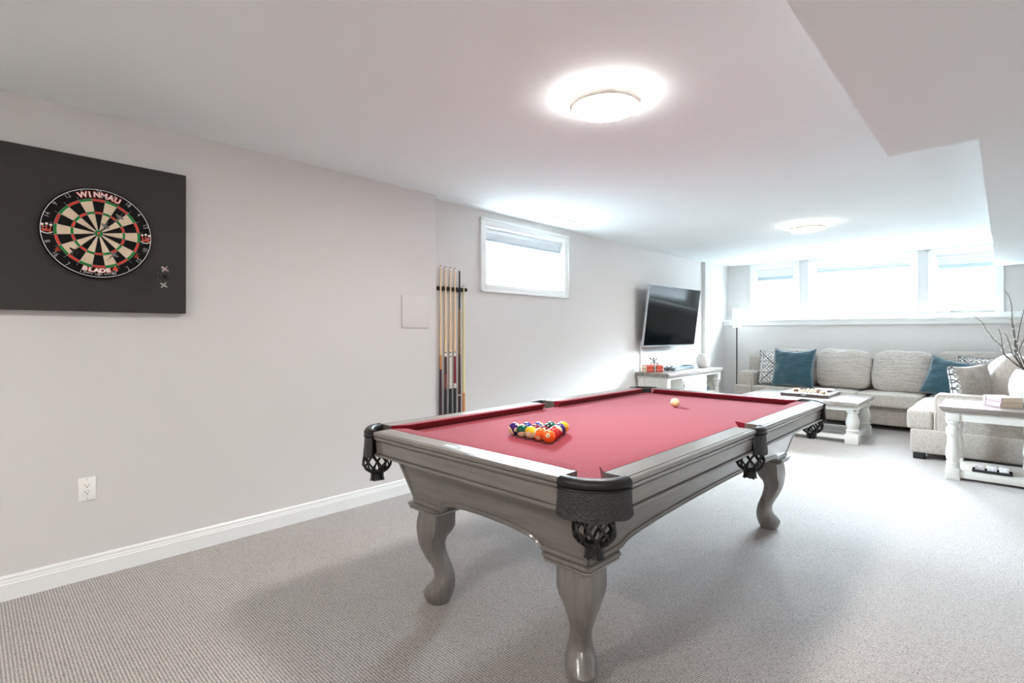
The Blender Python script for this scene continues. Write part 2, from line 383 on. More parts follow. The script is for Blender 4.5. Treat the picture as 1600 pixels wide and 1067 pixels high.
def window(idx, axis, wall, a0, a1, z0, z1, cas, nmull, top_touch):
    """axis 'y': window in the far wall (plane x = wall, room towards -x); axis 'x': in the left wall (plane y = wall, room towards -y)."""
    def bx(mb, u0, u1, d0, d1, za, zb, bev=0.0):   # u along the wall, d = depth out of the room (negative = into the room)
        if axis == 'y': mb.box(wall + d0, wall + d1, u0, u1, za, zb, bev)
        else: mb.box(u0, u1, wall + d0, wall + d1, za, zb, bev)
    uc = (a0 + a1) / 2
    root = thing('window_%d' % idx, None, None, (wall, uc, z0) if axis == 'y' else (uc, wall, z0), kind='structure')
    o = tuple(root.location)
    zt = (H - 0.003) if top_touch else z1 + cas
    zb = z0 - (0.02 if top_touch else cas)
    mb = MB(o)
    def cased(e0, e1, za, zb_):
        bx(mb, e0, e1, -0.016, 0.004, za, zb_, 0.004)
    cased(a0 - cas, a0, zb, zt); cased(a1, a1 + cas, zb, zt); cased(a0, a1, z1, zt)
    if not top_touch: cased(a0, a1, zb, z0)
    # raised outer back-band
    w = 0.022
    bx(mb, a0 - cas, a0 - cas + w, -0.026, -0.014, zb, zt, 0.004); bx(mb, a1 + cas - w, a1 + cas, -0.026, -0.014, zb, zt, 0.004)
    bx(mb, a0 - cas, a1 + cas, -0.026, -0.014, zt - w, zt, 0.004)
    if not top_touch: bx(mb, a0 - cas, a1 + cas, -0.026, -0.014, zb, zb + w, 0.004)
    mb.build('casing', M['white'], root, smooth=25)
    mb = MB(o)   # jamb liner
    bx(mb, a0, a0 + 0.008, 0.0, 0.16, z0, z1); bx(mb, a1 - 0.008, a1, 0.0, 0.16, z0, z1); bx(mb, a0, a1, 0.0, 0.16, z1 - 0.008, z1); bx(mb, a0, a1, -0.01 if top_touch else 0.0, 0.16, z0, z0 + 0.008)
    mb.build('jamb', M['white'], root, smooth=0)
    fw = 0.038
    mb = MB(o)
    bx(mb, a0 + .008, a0 + fw, 0.10, 0.15, z0 + .008, z1 - .008, 0.004); bx(mb, a1 - fw, a1 - .008, 0.10, 0.15, z0 + .008, z1 - .008, 0.004)
    bx(mb, a0 + fw, a1 - fw, 0.10, 0.15, z0 + .008, z0 + fw, 0.004); bx(mb, a0 + fw, a1 - fw, 0.10, 0.15, z1 - fw, z1 - .008, 0.004)
    mb.build('sash_frame', M['vinyl'], root, smooth=25)
    for k in range(nmull):
        u = a0 + (a1 - a0) * (k + 1) / (nmull + 1)
        mb = MB(o); bx(mb, u - 0.02, u + 0.02, 0.102, 0.148, z0 + fw, z1 - fw, 0.004); mb.build('mullion', M['vinyl'], root, smooth=25)
    mb = MB(o); bx(mb, a0 + fw - .006, a1 - fw + .006, 0.122, 0.126, z0 + fw - .006, z1 - fw + .006); mb.build('pane', M['glass'], root, smooth=0)
    return root, bx, o

def blind(bx, a0, a1, z1, drop, label, rail_h):
    """stacked cellular shade at the head of the window"""
    o = (0, 0, 0)
    mb = MB(); bx(mb, a0 + 0.012, a1 - 0.012, 0.03, 0.085, z1 - 0.05, z1 - 0.010, 0.004)
    head = mb.build('window_blind', M['blind'], smooth=25)
    tag(head, label, 'blind', 'raised window blinds')
    n = 5; zt = z1 - 0.05; zb = z1 - drop + rail_h
    for k in range(n):
        za = zt - (zt - zb) * k / n; zc = zt - (zt - zb) * (k + 1) / n
        if k == 0: mb = MB()
        bx(mb, a0 + 0.016, a1 - 0.016, 0.036, 0.079, zc, za, 0.006)
    mb.build('cell_stack', M['blind'], head, smooth=40)
    mb = MB(); bx(mb, a0 + 0.014, a1 - 0.014, 0.034, 0.081, z1 - drop, zb, 0.004); mb.build('bottom_rail', M['blind_b'], head, smooth=25)

r, bx, o = window(1, 'x', YR2, *W4, 0.075, 2, False)
blind(bx, W4[0], W4[1], W4[3], 0.125, 'raised white blind in the small side window right of the pool cues', 0.02)
names = ['raised white blind in the narrow window beside the floor lamp corner', 'wide raised white blind in the middle window of the far wall', 'raised white blind in the narrow window above the sofa corner, nearest the willow branches']
for i, (a, b_) in enumerate(WINS):
    r, bx, o = window(2 + i, 'y', XU, a, b_, Z0, Z1, 0.088, 0, True)
    blind(bx, a, b_, Z1, (0.185, 0.115, 0.185)[i], names[i], (0.055, 0.025, 0.055)[i])

# small dark crank handle on the right window sill, outlets and plates
tag(MB().box(8.93, 8.945, 0.395, 0.52, 1.528, 1.538, 0.003).build('window_crank', M['bronze'], smooth=25), 'small dark window crank lying at the foot of the right narrow window', 'window handle')

out = thing('wall_outlet', 'white double electrical outlet low on the left wall', 'outlet', (0.4255, YL, 0.455))
o = tuple(out.location)
MB(o).box(0.39, 0.461, YL - 0.006, YL, 0.396, 0.513, 0.003).build('cover_plate', M['plate'], out)
mb = MB(o); mb.box(0.409, 0.442, YL - 0.0085, YL - 0.004, 0.421, 0.488, 0.002); mb.build('receptacle', M['plate'], out)
mb = MB(o)
for zc in (0.471, 0.437):
    mb.box(0.4175, 0.4195, YL - 0.0092, YL - 0.008, zc - 0.001, zc + 0.008); mb.box(0.431, 0.433, YL - 0.0092, YL - 0.008, zc, zc + 0.008)
    mb.box(0.4235, 0.4275, YL - 0.0092, YL - 0.008, zc - 0.010, zc - 0.005)
mb.build('slots', M['dark'], out, smooth=0)
for zc in (0.503, 0.406): MB(o).lathe([(0.003, 0), (0.003, 0.0012)], (0.4255, YL - 0.006, zc), 10, xf=lambda p: Vector((p.x, -p.z, p.y))).build('screw', M['silver'], out)
tag(MB().box(2.318, 2.582, YL - 0.012, YL, 1.285, 1.54, 0.004).build('access_panel', M['wall']), 'square paint-matched access panel on the left wall beside the cues', 'access panel')
# ceiling register
vt = thing('ceiling_vent', 'white slotted ceiling register above the small side window', 'vent', (4.08, 3.22, H))
o = tuple(vt.location)
mb = MB(o); mb.box(3.90, 4.26, 3.15, 3.16, H - 0.008, H - 0.0005, 0.002); mb.box(3.90, 4.26, 3.28, 3.29, H - 0.008, H - 0.0005, 0.002); mb.box(3.90, 3.91, 3.15, 3.29, H - 0.008, H - 0.0005); mb.box(4.25, 4.26, 3.15, 3.29, H - 0.008, H - 0.0005); mb.build('frame', M['white'], vt, smooth=0)
mb = MB(o)
for k in range(6): mb.box(3.91, 4.25, 3.166 + k * 0.02, 3.176 + k * 0.02, H - 0.007, H - 0.001)
mb.build('louvres', M['white'], vt, smooth=0)

# ------------------------------------------------------------------ ceiling lights
def ceiling_light(x, y, label, zc=H):
    t = thing('ceiling_light', label, 'ceiling light', (x, y, zc), group='flush ceiling lights')
    MB().lathe([(0.105, -0.028), (0.108, -0.02), (0.108, -0.0005)], (0, 0, 0), 48).build('mounting_base', M['white'], t)
    MB().lathe([(0.108, -0.0285), (0.166, -0.0285)], (0, 0, 0), 64, cap=False).build('upper_glow_ring', M['halo'], t)
    MB().lathe([(0.158, -0.058), (0.166, -0.058), (0.168, -0.055), (0.168, -0.030), (0.166, -0.0288), (0.158, -0.0288)], (0, 0, 0), 64, cap=False).build('rim', M['rim'], t)
    MB().lathe([(0.02, -0.066), (0.09, -0.0645), (0.14, -0.062), (0.158, -0.057), (0.158, -0.032)], (0, 0, 0), 64).build('diffuser', M['lens'], t, smooth=60)
    return t
ceiling_light(2.108, 1.387, 'round flush ceiling light glowing above the pool table')
ceiling_light(6.03, 1.49, 'round flush ceiling light nearer the sofa and far windows')
ceiling_light(-1.2, 1.4, 'round flush ceiling light behind the viewpoint')
ceiling_light(-0.9, -0.7, 'round flush fill light added on the bulkhead behind the viewpoint', 2.09)  # added fixture, out of view, as fill for the left wall and ceiling

# ------------------------------------------------------------------ pool table (local x = long axis, y = short axis)
HX, HY = 1.291, 0.6875
TCX, TCY = 2.529, 1.5025
ZR, ZC = 0.808, 0.775
pt = thing('pool_table', 'grey stained pool table with red cloth and black leather pockets', 'pool table', (TCX, TCY, 0))
CE, CS, SP = 0.168, 0.140, 0.066     # corner cuts along the end / side rails, half width of side pockets

# bed: cloth-covered slab with pocket notches
A, B = HX - 0.112, HY - 0.112
def corner_mid(sx, sy): return ((sx * HX + sx * (HX - CS)) / 2, (sy * (HY - CE) + sy * HY) / 2)
def bed_outline(shrink=0.0):
    pts = []
    quad = [(1, -1), (1, 1), (-1, 1), (-1, -1)]
    r = 0.062
    for qi, (sx, sy) in enumerate(quad):
        mx, my = corner_mid(sx, sy); cx, cy = mx - sx * 0.016, my - sy * 0.016
        px = (sx * A, cy - sy * math.sqrt(max(1e-6, r * r - (abs(cx) - A) ** 2)))
        py = (cx - sx * math.sqrt(max(1e-6, r * r - (abs(cy) - B) ** 2)), sy * B)
        st, en = (px, py) if sx * sy > 0 else (py, px)
        a0 = math.atan2(st[1] - cy, st[0] - cx); a1 = math.atan2(en[1] - cy, en[0] - cx)
        # arc that passes through the inside of the bed
        ain = math.atan2(-sy, -sx)
        def norm(a, ref):
            while a - ref > PI: a -= 2 * PI
            while a - ref < -PI: a += 2 * PI
            return a
        a0 = norm(a0, ain); a1 = norm(a1, ain)
        for k in range(11):
            a = a0 + (a1 - a0) * k / 10; pts.append((cx + r * math.cos(a), cy + r * math.sin(a)))
        if sx == 1 and sy == 1 or sx == -1 and sy == -1:
            s2 = sy; cy2 = s2 * (HY - 0.05); r2 = 0.066; hw = math.sqrt(max(1e-6, r2 * r2 - (abs(cy2) - B) ** 2))
            seq = []
            for k in range(11):
                u = hw - 2 * hw * k / 10
                seq.append((u * s2, s2 * (abs(cy2) - math.sqrt(r2 * r2 - u * u))))
            pts += seq
    return pts
MB().poly_prism(bed_outline(), 0.735, ZC).build('cloth_bed', M['felt'], pt, smooth=0)

RAIL = [(0.097, 0.770), (0.097, 0.8075), (0.090, ZR), (0.0185, ZR), (0.0170, 0.8040), (0.0145, 0.8040), (0.0130, 0.8076), (0.006, 0.8070), (0.0015, 0.8035), (0.0, 0.7985), (0.0005, 0.7935), (0.003, 0.7895), (0.0110, 0.7885),
        (0.0115, 0.7855), (0.0060, 0.7845), (0.0055, 0.7800), (0.0070, 0.7750), (0.0120, 0.7690), (0.0185, 0.7675), (0.0185, 0.7645), (0.0155, 0.7640), (0.0160, 0.7500), (0.0190, 0.7300), (0.0195, 0.7155), (0.0240, 0.7145), (0.0240, 0.7115), (0.0140, 0.7105), (0.0110, 0.7070), (0.0110, 0.7020), (0.0140, 0.6985), (0.097, 0.6985)]
CUSH = [(0.0965, 0.790), (0.0965, 0.8085), (0.105, 0.8092), (0.135, 0.8105), (0.146, 0.8105), (0.1465, 0.8070), (0.134, 0.7900), (0.122, 0.7765), (0.0965, 0.7765)]
def rail_piece(side, e0, e1, k0, k1):
    """side: ('x',+-1) long rail at y = side*HY, ('y',+-1) end rail at x = side*HX.  e0 < e1 along the rail; k = how much the cushion nose is cut back"""
    ax, s = side
    def P(inset, along, z):
        return (along, s * (HY - inset), z) if ax == 'x' else (s * (HX - inset), along, z)
    ra = MB().loft([[P(i, e0, z) for i, z in RAIL], [P(i, e1, z) for i, z in RAIL]]).build('rail', M['oakx' if ax == 'x' else 'oaky'], pt, smooth=22)
    l0 = [P(i, e0 + k0 * (i - 0.0965) / 0.05, z) for i, z in CUSH]; l1 = [P(i, e1 - k1 * (i - 0.0965) / 0.05, z) for i, z in CUSH]
    MB().loft([l0, l1]).build('cushion', M['felt'], ra, smooth=22)
    n = 3
    for k in range(n):
        a = e0 + (e1 - e0) * (k + 1) / (n + 1)
        p = P(0.055, a, ZR)
        MB().lathe([(0.0055, -0.001), (0.0055, 0.0006)], p, 12).build('sight', M['pearl'], ra, smooth=0)
    return ra
for s in (1, -1):
    er = rail_piece(('y', s), -(HY - CE), HY - CE, 0.05, 0.05)
    rail_piece(('x', s), -(HX - CS), -SP, 0.05, 0.012)
    rail_piece(('x', s), SP, HX - CS, 0.012, 0.05)
    if s == -1:
        npl = MB().box(-HX + 0.036, -HX + 0.060, -0.035 + 0.045, 0.035 + 0.045, ZR - 0.001, ZR + 0.0008).build('nameplate', M['plate_metal'], er, smooth=0)

# tapered cabinet: four sloping arched aprons with a bead along the lower edge
ZT, ZBOT = 0.705, 0.458
def inset(z): return 0.13 + 0.072 * (0.70 - z) / 0.24
def arch(u, lim):
    a = abs(u)
    if a >= lim: return ZBOT
    t = min(1, (lim - a) / 0.05); t = t * t * (3 - 2 * t)
    return ZBOT + 0.012 * t + 0.045 * math.sqrt(max(0, 1 - (a / lim) ** 2))
def apron(ax, s):
    L, W = (HX, HY) if ax == 'x' else (HY, HX)
    lim = L - 0.415 if ax == 'x' else L - 0.405
    lim = L - 0.40
    n, m = 64, 6
    def P(a, off, z):    # off: outwards from the sloping face
        i = inset(z)
        d = W - i + off
        return (a, s * d, z) if ax == 'x' else (s * d, a, z)
    mb = MB()
    outer, inner = [], []
    for k in range(n + 1):
        u = -1 + 2 * k / n
        row_o, row_i = [], []
        ubot = u * (L - inset(ZBOT))
        zb = arch(ubot, lim)
        for j in range(m + 1):
            z = ZT + (zb - ZT) * j / m
            a = u * (L - inset(z))
            row_o.append(P(a, 0, z)); row_i.append(P(a * (1 - 0.02 / L), -0.02, z))
        outer.append(row_o); inner.append(row_i)
    loops = [o_ + list(reversed(i_)) for o_, i_ in zip(outer, inner)]
    mb.loft(loops)
    ap = mb.build('apron', M['oakx' if ax == 'x' else 'oaky'], pt, smooth=30)
    prof = [(-0.004, 0.000), (0.005, 0.000), (0.009, 0.004), (0.009, 0.009), (0.005, 0.013), (0.004, 0.014), (0.006, 0.017), (0.005, 0.021), (0.0, 0.023), (-0.004, 0.023)]
    loops = []
    for k in range(n + 1):
        u = -1 + 2 * k / n
        ubot = u * (L - inset(ZBOT)); zb = arch(ubot, lim)
        loops.append([P(u * (L - inset(zb + dz)), of, zb + dz) for of, dz in prof])
    MB().loft(loops).build('bead_moulding', M['oakx' if ax == 'x' else 'oaky'], ap, smooth=40)
for s in (1, -1): apron('x', s); apron('y', s)
for sx in (1, -1):
    for sy in (1, -1):     # corner stiles
        mb = MB()
        lo = []
        for z in (ZT - 0.004, ZBOT + 0.002):
            i = inset(z); X, Y = HX - i, HY - i; t = 0.003; w = 0.026
            pl = [(X + t, Y + t - 0.008), (X + t - 0.008, Y + t), (X - w, Y + t), (X - w, Y - 0.012), (X - 0.012, Y - 0.012), (X - 0.012, Y - w), (X + t, Y - w)]
            lo.append([(sx * a, sy * b_, z) for a, b_ in pl])
        mb.loft(lo).build('corner_stile', M['oakz'], pt, smooth=20)

# cabriole legs
LEGP = [  # z, q outer, q inner, half width, squareness exponent
    (0.440, .091, -.076, .088, 1.05), (0.416, .093, -.076, .089, 1.05), (0.380, .100, -.076, .090, 1.05), (0.350, .102, -.075, .090, 1.06), (0.325, .100, -.060, .084, 1.1), (0.298, .096, -.036, .070, 1.18),
    (0.270, .090, -.029, .060, 1.25), (0.240, .078, -.034, .050, 1.3), (0.207, .060, -.044, .043, 1.35), (0.175, .039, -.058, .040, 1.4), (0.145, .024, -.070, .042, 1.5), (0.116, .022, -.075, .048, 1.6),
    (0.092, .036, -.076, .055, 1.7), (0.070, .058, -.074, .058, 1.8), (0.050, .074, -.070, .058, 1.8), (0.030, .071, -.062, .055, 1.8), (0.012, .062, -.054, .050, 1.8), (0.000, .052, -.048, .045, 1.8)]
def interp_leg(z):
    for a, b_ in zip(LEGP, LEGP[1:]):
        if a[0] >= z >= b_[0]:
            t = (a[0] - z) / (a[0] - b_[0]); return [a[i] + (b_[i] - a[i]) * t for i in range(5)]
    return list(LEGP[-1])
def make_leg(sx, sy):
    cx, cy = sx * 1.013, sy * 0.405
    d = Vector((sx, sy, 0)).normalized(); tt = Vector((-sy, sx, 0)).normalized()
    loops = []
    zs = [p[0] for p in LEGP]
    for z in zs:
        _, qo, qi, w, n = interp_leg(z)
        ql = qi + (qo - qi) * 0.47
        clip = min(0.016, (qo - ql) * 0.2) * max(0.0, min(1.0, (1.5 - n) / 0.25))
        loop = []
        for k in range(32):
            a = 2 * PI * k / 32; c_, s_ = math.cos(a), math.sin(a)
            ex = (qo - ql + clip) if c_ > 0 else (ql - qi)
            q = ql + ex * math.copysign(abs(c_) ** (2 / n), c_); t = w * math.copysign(abs(s_) ** (2 / n), s_)
            q = min(q, qo)
            p = Vector((cx, cy, z)) + d * q + tt * t
            loop.append(tuple(p))
        loops.append(loop)
    lg = MB().loft(loops).build('leg', M['oakz'], pt, smooth=28)
    prof = [(0.091, 0.434), (0.098, 0.436), (0.102, 0.441), (0.101, 0.446), (0.097, 0.4475), (0.099, 0.449), (0.106, 0.453), (0.107, 0.459), (0.103, 0.464), (0.094, 0.466)]
    loops = []
    for h_, z in prof:
        c_ = 0.012
        sq = [(h_, -h_ + c_), (h_, h_ - c_), (h_ - c_, h_), (-h_ + c_, h_), (-h_, h_ - c_), (-h_, -h_ + c_), (-h_ + c_, -h_), (h_ - c_, -h_)]
        loops.append([(cx + a, cy + b_, z) for a, b_ in sq])
    MB().loft(loops).build('leg_cap', M['oakx'], lg, smooth=30)
for sx in (1, -1):
    for sy in (1, -1): make_leg(sx, sy)

# leather pockets
def pocket(p1, p2, sag, pc, power, net_c, net_r):
    """p1,p2 rail ends (2-D), sag outward bulge, pc throat centre"""
    p1, p2, pc = Vector(p1), Vector(p2), Vector(pc)
    mid = (p1 + p2) / 2; t = (p2 - p1); L = t.length; t.normalize()
    o = Vector((t.y, -t.x))
    if o.dot(mid) < 0: o = -o
    frames = []
    n = 28
    for k in range(n + 1):
        a = -1 + 2 * k / n
        q = mid + t * (a * L / 2) + o * (sag * (1 - abs(a) ** power))
        slope = -sag * power * math.copysign(abs(a) ** (power - 1), a) * 2 / L
        nrm = (o - t * slope).normalized()
        inn = (pc - q); inn.normalize(); inn = (inn * 0.75 - nrm * 0.25).normalized()
        frames.append((a, q, nrm, inn))
    def sweep(prof, name, mat, parent, fn=None):
        loops = []
        for a, q, nrm, inn in frames:
            lp = []
            for off, z in prof:
                p = q + (inn * off if off >= 0 else nrm * (-off))
                lp.append((p.x, p.y, fn(a, off, z) if fn else z))
            loops.append(lp)
        return MB().loft(loops).build(name, mat, parent, smooth=40)
    rim = [(0.004, 0.779), (-0.001, 0.782), (-0.005, 0.786), (-0.0065, 0.793), (-0.005, 0.801), (0.0, 0.808), (0.007, 0.8125), (0.018, 0.8135), (0.030, 0.811), (0.036, 0.804), (0.038, 0.79), (0.038, 0.70), (0.03, 0.70), (0.03, 0.779)]
    rm = sweep(rim, 'pocket', M['leather'], pt)
    def fn(a, off, z):
        if z < 0.73: return z + 0.016 * abs(a) ** 8 - 0.004 * math.cos(a * PI * 2)
        return z
    sweep([(0.004, 0.781), (-0.003, 0.781), (-0.005, 0.74), (-0.009, 0.7), (-0.010, 0.689), (-0.004, 0.687), (0.001, 0.70), (0.003, 0.74)], 'leather_skirt', M['skirt'], rm, fn)
    # trim bead between rim and skirt
    mb = MB(); mb.tube([(q.x + nrm.x * 0.004, q.y + nrm.y * 0.004, 0.7775) for a, q, nrm, inn in frames], 0.0028, 6); mb.build('piping', M['leather'], rm)
    # lattice net
    cx, cy = net_c
    prof = [(0.725, 0.92), (0.700, 0.95), (0.675, 1.03), (0.655, 1.10), (0.637, 1.08), (0.622, 0.92), (0.611, 0.66), (0.604, 0.46)]
    def rad(z):
        for (za, ra), (zb, rb) in zip(prof, prof[1:]):
            if za >= z >= zb: return net_r * (ra + (rb - ra) * (za - z) / (za - zb))
        return net_r * prof[-1][1]
    mb = MB(); ns = 9
    for dirn in (1, -1):
        for k in range(ns):
            pts = []
            for j in range(15):
                z = 0.725 + (0.604 - 0.725) * j / 14
                a = 2 * PI * k / ns + dirn * j / 14 * 2 * PI * 2.0 / ns
                rr = rad(z) + 0.0015 * dirn * math.cos(PI * j / 3.5)
                pts.append((cx + rr * math.cos(a), cy + rr * math.sin(a), z))
            mb.tube(pts, 0.0046, 6)
    for z in (0.726, 0.604):
        rr = rad(z); mb.tube([(cx + rr * math.cos(2 * PI * k / 20), cy + rr * math.sin(2 * PI * k / 20), z) for k in range(21)], 0.005, 6, cap=False)
    mb.build('net', M['netting'], rm, smooth=60)
    mb = MB(); r0 = net_r * 0.50
    mb.lathe([(r0 * .9, 0.585), (r0, 0.588), (r0 * 1.02, 0.600), (r0 * .95, 0.607)], (cx, cy, 0), 20)
    for k in range(20):
        a = 2 * PI * k / 20
        dx, dy = math.cos(a), math.sin(a); sp = 1.0 + 0.22 * random.random(); ln = 0.566 + 0.008 * random.random()
        w = 0.0042; tx, ty = -dy, dx
        lo = []
        for z, m_ in ((0.590, 1.0), (0.575, 1.03), (ln, sp)):
            lo.append([(cx + dx * r0 * m_ + tx * w, cy + dy * r0 * m_ + ty * w, z), (cx + dx * r0 * m_ - tx * w, cy + dy * r0 * m_ - ty * w, z), (cx + dx * (r0 * m_ - .002) - tx * w, cy + dy * (r0 * m_ - .002) - ty * w, z), (cx + dx * (r0 * m_ - .002) + tx * w, cy + dy * (r0 * m_ - .002) + ty * w, z)])
        mb.loft(lo)
    mb.build('tassel', M['netting'], rm, smooth=40)
for sx in (1, -1):
    for sy in (1, -1):
        m_ = Vector(corner_mid(sx, sy)); o_ = Vector((sx, sy)).normalized()
        pocket((sx * HX, sy * (HY - CE)), (sx * (HX - CS), sy * HY), 0.047, m_ - o_ * 0.025, 2.6, m_ - o_ * 0.004, 0.058)
for sy in (1, -1):
    pocket((-SP, sy * (HY - 0.012)), (SP, sy * (HY - 0.012)), 0.026, (0, sy * (HY - 0.055)), 2.4, (0, sy * (HY - 0.05)), 0.056)

# ------------------------------------------------------------------ billiard balls
BR = 0.0286
BCOL = {'yellow': S(236, 176, 40), 'blue': S(30, 52, 130), 'red': S(196, 40, 34), 'purple': S(58, 36, 98), 'orange': S(232, 96, 32), 'green': S(18, 84, 66), 'maroon': S(112, 34, 40), 'black': S(22, 22, 24)}
CREAM = S(228, 208, 168)
def ball_mat(col, stripe):
    m, nt, b = base_mat('ball_%s%s' % (col, '_stripe' if stripe else ''))
    setp(b, Base_Color=BCOL[col], Roughness=0.10, Coat_Weight=0.0)
    b.inputs['Specular IOR Level'].default_value = 0.35
    if stripe:
        tc = N(nt, 'ShaderNodeTexCoord'); sx = N(nt, 'ShaderNodeSeparateXYZ'); nt.links.new(tc.outputs['Object'], sx.inputs[0])
        ab = N(nt, 'ShaderNodeMath', operation='ABSOLUTE'); nt.links.new(sx.outputs['Z'], ab.inputs[0])
        gt = N(nt, 'ShaderNodeMath', operation='GREATER_THAN'); gt.inputs[1].default_value = BR * 0.56; nt.links.new(ab.outputs[0], gt.inputs[0])
        mx = N(nt, 'ShaderNodeMixRGB'); mx.inputs[1].default_value = BCOL[col]; mx.inputs[2].default_value = CREAM
        nt.links.new(gt.outputs[0], mx.inputs[0]); nt.links.new(mx.outputs[0], b.inputs['Base Color'])
    return m
M['cream'] = plain('ball_cream', CREAM, 0.08, coat=0.5)
M['digit'] = plain('ball_digit_black', S(24, 22, 22), 0.3)
ball_names = {1: 'yellow', 2: 'blue', 3: 'red', 4: 'purple', 5: 'orange', 6: 'green', 7: 'maroon', 8: 'black'}
bmats = {}
def aim(v, spin=0.0):
    """rotation taking local +x to v"""
    v = Vector(v).normalized()
    up = Vector((0, 0, 1)); y = up.cross(v).normalized(); z = v.cross(y).normalized()
    m = Matrix((v, y, z)).transposed()
    return (m @ Matrix.Rotation(spin, 3, 'X')).to_euler()
def make_ball(num, loc, rot, label):
    col = ball_names[num if num <= 8 else num - 8]; st = num > 8
    key = (col, st)
    if key not in bmats: bmats[key] = ball_mat(col, st)
    o = MB().sphere((0, 0, 0), BR, 32, 20).build('billiard_ball', bmats[key], smooth=180)
    o.location = loc; o.rotation_euler = rot
    tag(o, label, 'billiard ball', 'racked billiard balls')
    for sgn in ((1, -1)):
        mb = MB()
        def onto(r, y, z): return Vector((sgn * math.sqrt(max(0, r * r - y * y - z * z)), sgn * y, z))
        R = 0.0098
        rings = [[mb.V(onto(BR + 0.00025, R * f * math.cos(2 * PI * k / 20), R * f * math.sin(2 * PI * k / 20))) for k in range(20)] for f in (1, .6, .25)]
        for a, b_ in zip(rings, rings[1:]):
            for k in range(20): mb.face([a[k], a[(k + 1) % 20], b_[(k + 1) % 20], b_[k]])
        mb.face(rings[-1])
        d = mb.build('number_spot', M['cream'], o, smooth=180)
        vs, fs = text_geo(str(num), 0.0125 if num < 10 else 0.0105, 0.0, 0)
        MB().geo(vs, fs, lambda v: onto(BR + 0.0006, v.x, v.y)).build('numeral', M['digit'], d, smooth=0)
    return o
TH = math.radians(-7)
ux, uy = Vector((math.cos(TH), math.sin(TH))), Vector((-math.sin(TH), math.cos(TH)))
base = Vector((1.728, 1.524))
rows = [[12, 14, 9, 13, 5], [2, 15, 7, 3], [10, 8, 11], [6, 4], [1]]
toc = Vector((-0.62, -0.5, 0.45))
LBL = {12: 'purple striped ball at the left end of the front row of the rack', 14: 'dark green striped ball second from the left in the front row of the rack', 9: 'yellow striped ball in the middle of the front row of the rack',
       13: 'orange striped ball fourth in the front row with its number near the cloth', 5: 'orange solid ball at the front right corner of the rack with its number facing out',
       2: 'blue ball behind the purple and green balls of the rack', 15: 'maroon striped ball behind the green and yellow balls of the rack', 7: 'maroon solid ball behind the yellow and orange balls of the rack', 3: 'red ball behind the two orange balls of the rack',
       10: 'blue striped ball on the left edge of the third row of the rack', 8: 'black ball at the centre of the third row of the rack', 11: 'red striped ball on the right edge of the third row of the rack',
       6: 'dark green ball on the left of the two near the tip of the rack', 4: 'purple ball on the right of the two near the tip of the rack', 1: 'yellow ball at the far tip of the rack'}
for ri, row in enumerate(rows):
    for k, num in enumerate(row):
        off = (len(row) - 1) / 2 - k
        p = base + ux * (ri * BR * 2.005 * math.sqrt(3) / 2) + uy * (off * BR * 2.01)
        rr = random.Random(num * 13)
        def axis(v): return Vector(v).to_track_quat('Z', 'Y').to_euler()
        if num == 5: rot = aim((-0.80, -0.42, 0.30), 0.2)
        elif num == 13: rot = aim((-0.94, -0.38, -0.40), 1.25)
        elif num == 9: rot = axis((-0.72, -0.15, -0.62))
        elif num == 12: rot = axis((-0.72, 0.45, -0.45))
        elif num == 14: rot = axis((-0.42, -0.38, -0.82))
        else: rot = aim((rr.uniform(-1, 1), rr.uniform(-1, 1), rr.uniform(-.2, 1)), rr.uniform(0, 3))
        make_ball(num, (p.x, p.y, ZC + BR), rot, LBL[num])
M['ivory'] = plain('cue_ball_ivory', S(246, 222, 170), 0.1, coat=0.5)
cb = MB().sphere((0, 0, 0), BR, 32, 20).build('cue_ball', M['ivory'], smooth=180)
cb.location = (3.101, 1.517, ZC + BR); tag(cb, 'ivory cue ball alone on the far half of the red cloth', 'billiard ball')

# ------------------------------------------------------------------ dartboard and surround
PF = 3.325
BX, BZ = 0.461, 1.744
sur = MB().box(0.068, 0.852, PF, YL - 0.0005, 1.354, 2.126, 0.004, 2).build('dartboard_backing_panel', M['foam'])
tag(sur, 'large charcoal foam backing panel on the left wall behind the dartboard', 'wall panel')
BF = 3.298
def D(u, v, w=0.0): return (BX + u, BF - w, BZ + v)
db = thing('dartboard', 'round dartboard with red and green rings hung on the charcoal panel', 'dartboard', D(0, 0, 0))
o = tuple(db.location)
mb = MB(o)
def ring(mb, r, w): return [mb.V(D(r * math.sin(2 * PI * k / 80), r * math.cos(2 * PI * k / 80), w)) for k in range(80)]
ra, rb, rc = ring(mb, 0.2255, -(PF - BF)), ring(mb, 0.2255, -0.003), ring(mb, 0.2235, 0)
for a, b_ in ((ra, rb), (rb, rc)):
    for k in range(80): mb.face([a[k], a[(k + 1) % 80], b_[(k + 1) % 80], b_[k]])
mb.face(rc); mb.face(list(reversed(ra)))
mb.build('board_body', M['b_black'], db, smooth=30)
mb = MB(o)
def sector(r0, r1, a0, a1, mi, w=0.0006, n=5):
    for j in range(n):
        b0, b1 = a0 + (a1 - a0) * j / n, a0 + (a1 - a0) * (j + 1) / n
        q = [mb.V(D(r * math.sin(a), r * math.cos(a), w)) for r, a in ((r0, b0), (r1, b0), (r1, b1), (r0, b1))]
        mb.face(q, mi)
for k in range(20):
    a0, a1 = math.radians(18 * k - 9), math.radians(18 * k + 9)
    dk = k % 2 == 0
    sector(0.016, 0.0975, a0, a1, 0 if dk else 1); sector(0.0975, 0.1085, a0, a1, 2 if dk else 3)
    sector(0.1085, 0.1600, a0, a1, 0 if dk else 1); sector(0.1600, 0.1715, a0, a1, 2 if dk else 3)
    sector(0.0066, 0.016, a0, a1, 3, n=2); sector(0.0001, 0.0066, a0, a1, 2, n=2)
